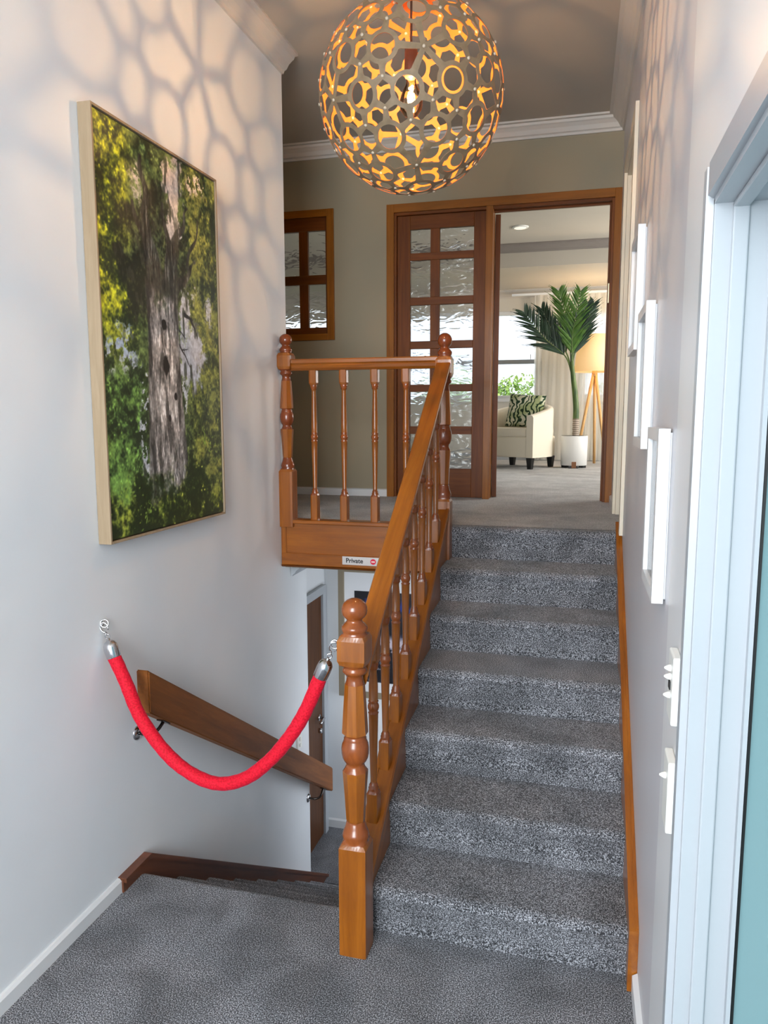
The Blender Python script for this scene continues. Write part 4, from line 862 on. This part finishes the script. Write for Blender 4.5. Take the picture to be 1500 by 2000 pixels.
# ------------------------------------------------------------------ pendant lamp of linked plywood rings
PC = Vector((-.695, 3.0, 3.018)); PR = .3507
pd_ = thing('pendant_lamp', 'spherical pendant lamp of linked pale plywood rings glowing amber inside', 'lamp', tuple(PC))
PLYO = mat('plywood_outside', (176, 156, 128), .6); g_ = N(PLYO, 'ShaderNodeTexNoise', Scale=30, Detail=3); L(PLYO, coords(PLYO), g_.inputs['Vector']); L(PLYO, ramp(PLYO, g_.outputs['Fac'], [(.3, (116, 98, 74)), (.7, (136, 116, 90))]), P(PLYO).inputs['Base Color'])
PLYI = mat('plywood_inside_glow', (192, 104, 32), .6)  # plain plywood; the bulb's warm glow is put into this orange
# snub dodecahedron vertices
def snub():
    phi = (1+5**.5)/2; xi = 1.7155614996973678; r = math.sqrt
    al = xi-1/xi; be = xi*phi+phi**2+phi/xi; out = []
    base = [(2*al, 2, 2*be), (al+be/phi+phi, -al*phi+be+1/phi, al/phi+be*phi-1), (al+be/phi-phi, al*phi-be+1/phi, al/phi+be*phi+1), (-al/phi+be*phi+1, -al+be/phi-phi, al*phi+be-1/phi), (-al/phi+be*phi-1, al-be/phi-phi, al*phi+be+1/phi)]
    for b in base:
        for cyc in range(3):
            v = (b[cyc % 3], b[(cyc+1) % 3], b[(cyc+2) % 3])
            for sx in (1, -1):
                for sy2 in (1, -1):
                    sz = sx*sy2*-1 if False else None
                    for s3 in (1, -1):
                        neg = (sx < 0)+(sy2 < 0)+(s3 < 0)
                        if neg % 2 == 0: out.append(Vector((v[0]*sx, v[1]*sy2, v[2]*s3)).normalized())
    return out
SV = snub()
Mr = Matrix.Rotation(.35, 3, 'Z') @ Matrix.Rotation(.5, 3, 'X'); SV = [Mr @ v for v in SV]
nb = []
for i, v in enumerate(SV): nb.append(sorted(range(60), key=lambda j: (SV[j]-v).length)[1:6])
tris = set()
for i in range(60):
    for j in nb[i]:
        for k in nb[i]:
            if j < k and k in nb[j]: tris.add(tuple(sorted((i, j, k))))
tris = sorted(tris); tc_ = {t_: ((SV[t_[0]]+SV[t_[1]]+SV[t_[2]])/3).normalized() for t_ in tris}
pent = []
for i in range(60):
    for j in nb[i]:
        for k in nb[i]:
            if j < k and abs((SV[j]-SV[k]).length-.7505) < .01:
                c_ = (SV[i]+((SV[j]+SV[k])/2-SV[i])/.691).normalized(); near = sorted((SV[q]-c_).length for q in range(60))
                if near[4]-near[0] < .02 and all((c_-p).length > .1 for p, _ in pent): pent.append((c_, [q for q in range(60) if (SV[q]-c_).length < near[4]+.02]))
for n_p, (c_, ids) in enumerate(pent): tris.append(tuple(ids)); tc_[tuple(ids)] = c_
RH, RO_, RI_ = .002, .170, .123     # thickness and ring radii as fractions of the sphere
def curved_patch(bm, pts2, fr, h):
    """pts2: list of closed outlines pairs (outer, inner) in tangent coordinates -> thin curved plate"""
    pass
def ring_piece(i):
    c = SV[i]; u = c.orthogonal().normalized(); v = c.cross(u); bm = NB(); h = .0007*((i*7) % 3)
    def pt_(a, b, off): return PC+(c+u*a+v*b).normalized()*(PR+off+h)
    n = 36; O = []; I = []; Oi = []; Ii = []
    for k in range(n):
        a = 2*PI*k/n; O.append(bm.verts.new(pt_(RO_*math.cos(a), RO_*math.sin(a), RH))); I.append(bm.verts.new(pt_(RI_*math.cos(a), RI_*math.sin(a), RH)))
        Oi.append(bm.verts.new(pt_(RO_*math.cos(a), RO_*math.sin(a), 0))); Ii.append(bm.verts.new(pt_(RI_*math.cos(a), RI_*math.sin(a), 0)))
    for k in range(n):
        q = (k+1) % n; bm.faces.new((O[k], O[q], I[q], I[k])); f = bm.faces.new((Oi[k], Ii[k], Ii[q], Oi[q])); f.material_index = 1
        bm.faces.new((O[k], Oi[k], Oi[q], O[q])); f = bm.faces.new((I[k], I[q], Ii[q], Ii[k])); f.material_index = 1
    for t_ in tris:
        if i in t_:
            d = tc_[t_]; a = d.dot(u)/d.dot(c); b = d.dot(v)/d.dot(c); ln = math.hypot(a, b); ca, sa = a/ln, b/ln
            pr = [(RO_-.018, .052), (RO_+.012, .036), (ln-.01, .027), (ln+.012, .024), (ln+.026, .012), (ln+.029, 0)]
            side = [(p, q) for p, q in pr]+[(p, -q) for p, q in reversed(pr[:-1])]
            A = [bm.verts.new(pt_(p*ca-q*sa, p*sa+q*ca, RH)) for p, q in side]; B = [bm.verts.new(pt_(p*ca-q*sa, p*sa+q*ca, 0)) for p, q in side]; m = len(side)
            # strips across the arm so that it follows the sphere
            for s in range(5):
                e = m-1-s
                if s+1 < e-1 or True:
                    l0, l1, r1, r0 = s, s+1, e-1, e
                    if l1 == r1:
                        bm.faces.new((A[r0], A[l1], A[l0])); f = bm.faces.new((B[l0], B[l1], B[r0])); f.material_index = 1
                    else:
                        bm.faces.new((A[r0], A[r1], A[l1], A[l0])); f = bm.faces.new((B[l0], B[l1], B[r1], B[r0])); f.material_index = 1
            for s in range(m-1): bm.faces.new((A[s], A[s+1], B[s+1], B[s]))
    return bm
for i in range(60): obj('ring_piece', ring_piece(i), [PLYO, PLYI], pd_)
bm = NB()
for t_ in tris:
    d = tc_[t_]; cyl(bm, PC+d*(PR-.003), PC+d*(PR+.0075), .006, 10, .005)
o = obj('rivets', bm, mat('nylon_rivet', (196, 180, 158), .35), pd_, smooth=True); o['kind'] = 'stuff'
bm = NB(); tube(bm, [(PC.x, PC.y, ZC-.002), (PC.x, PC.y, PC.z+.18)], .0045, 8); obj('cord', bm, mat('brown_cord', (70, 52, 40), .5), pd_)
K = 1.4
bm = NB(); tube(bm, [PC+Vector((0, 0, z*K)) for z in (.135, .13, .06, .045)], [.008*K, .017*K, .019*K, .016*K], 20); obj('lamp_holder', bm, mat('dark_lamp_holder', (84, 58, 44), .5, .2), pd_, smooth=True)
bm = NB(); pr_ = [(.05, .013), (.03, .014), (.01, .024), (-.015, .032), (-.035, .03), (-.052, .018), (-.058, .004)]; tube(bm, [PC+Vector((0, 0, z*K)) for z, r in pr_], [r*K for z, r in pr_], 24)
obj('bulb_glass', bm, clear_glass('amber_bulb_glass', (1, .94, .8)), pd_, smooth=True)
bm = NB(); tube(bm, [PC+Vector((.007*math.sin(k*1.9), .007*math.cos(k*1.9), -.035+.005*k)) for k in range(15)], .005, 6); obj('filament', bm, mat('filament_glow', (255, 220, 160), .5, emis=(255, 196, 120), es=60), pd_)
bm = NB(); tube(bm, [(PC.x, PC.y, ZC), (PC.x, PC.y, ZC-.02), (PC.x, PC.y, ZC-.025)], [.05, .05, .02], 28); obj('ceiling_rose', bm, WHITE, pd_, smooth=True)
l_ = bpy.data.lights.new('pendant_light', 'POINT'); l_.energy = 38; l_.color = (1, .63, .33); l_.shadow_soft_size = .016
lo = bpy.data.objects.new('pendant_light', l_); COL.objects.link(lo); lo.location = PC
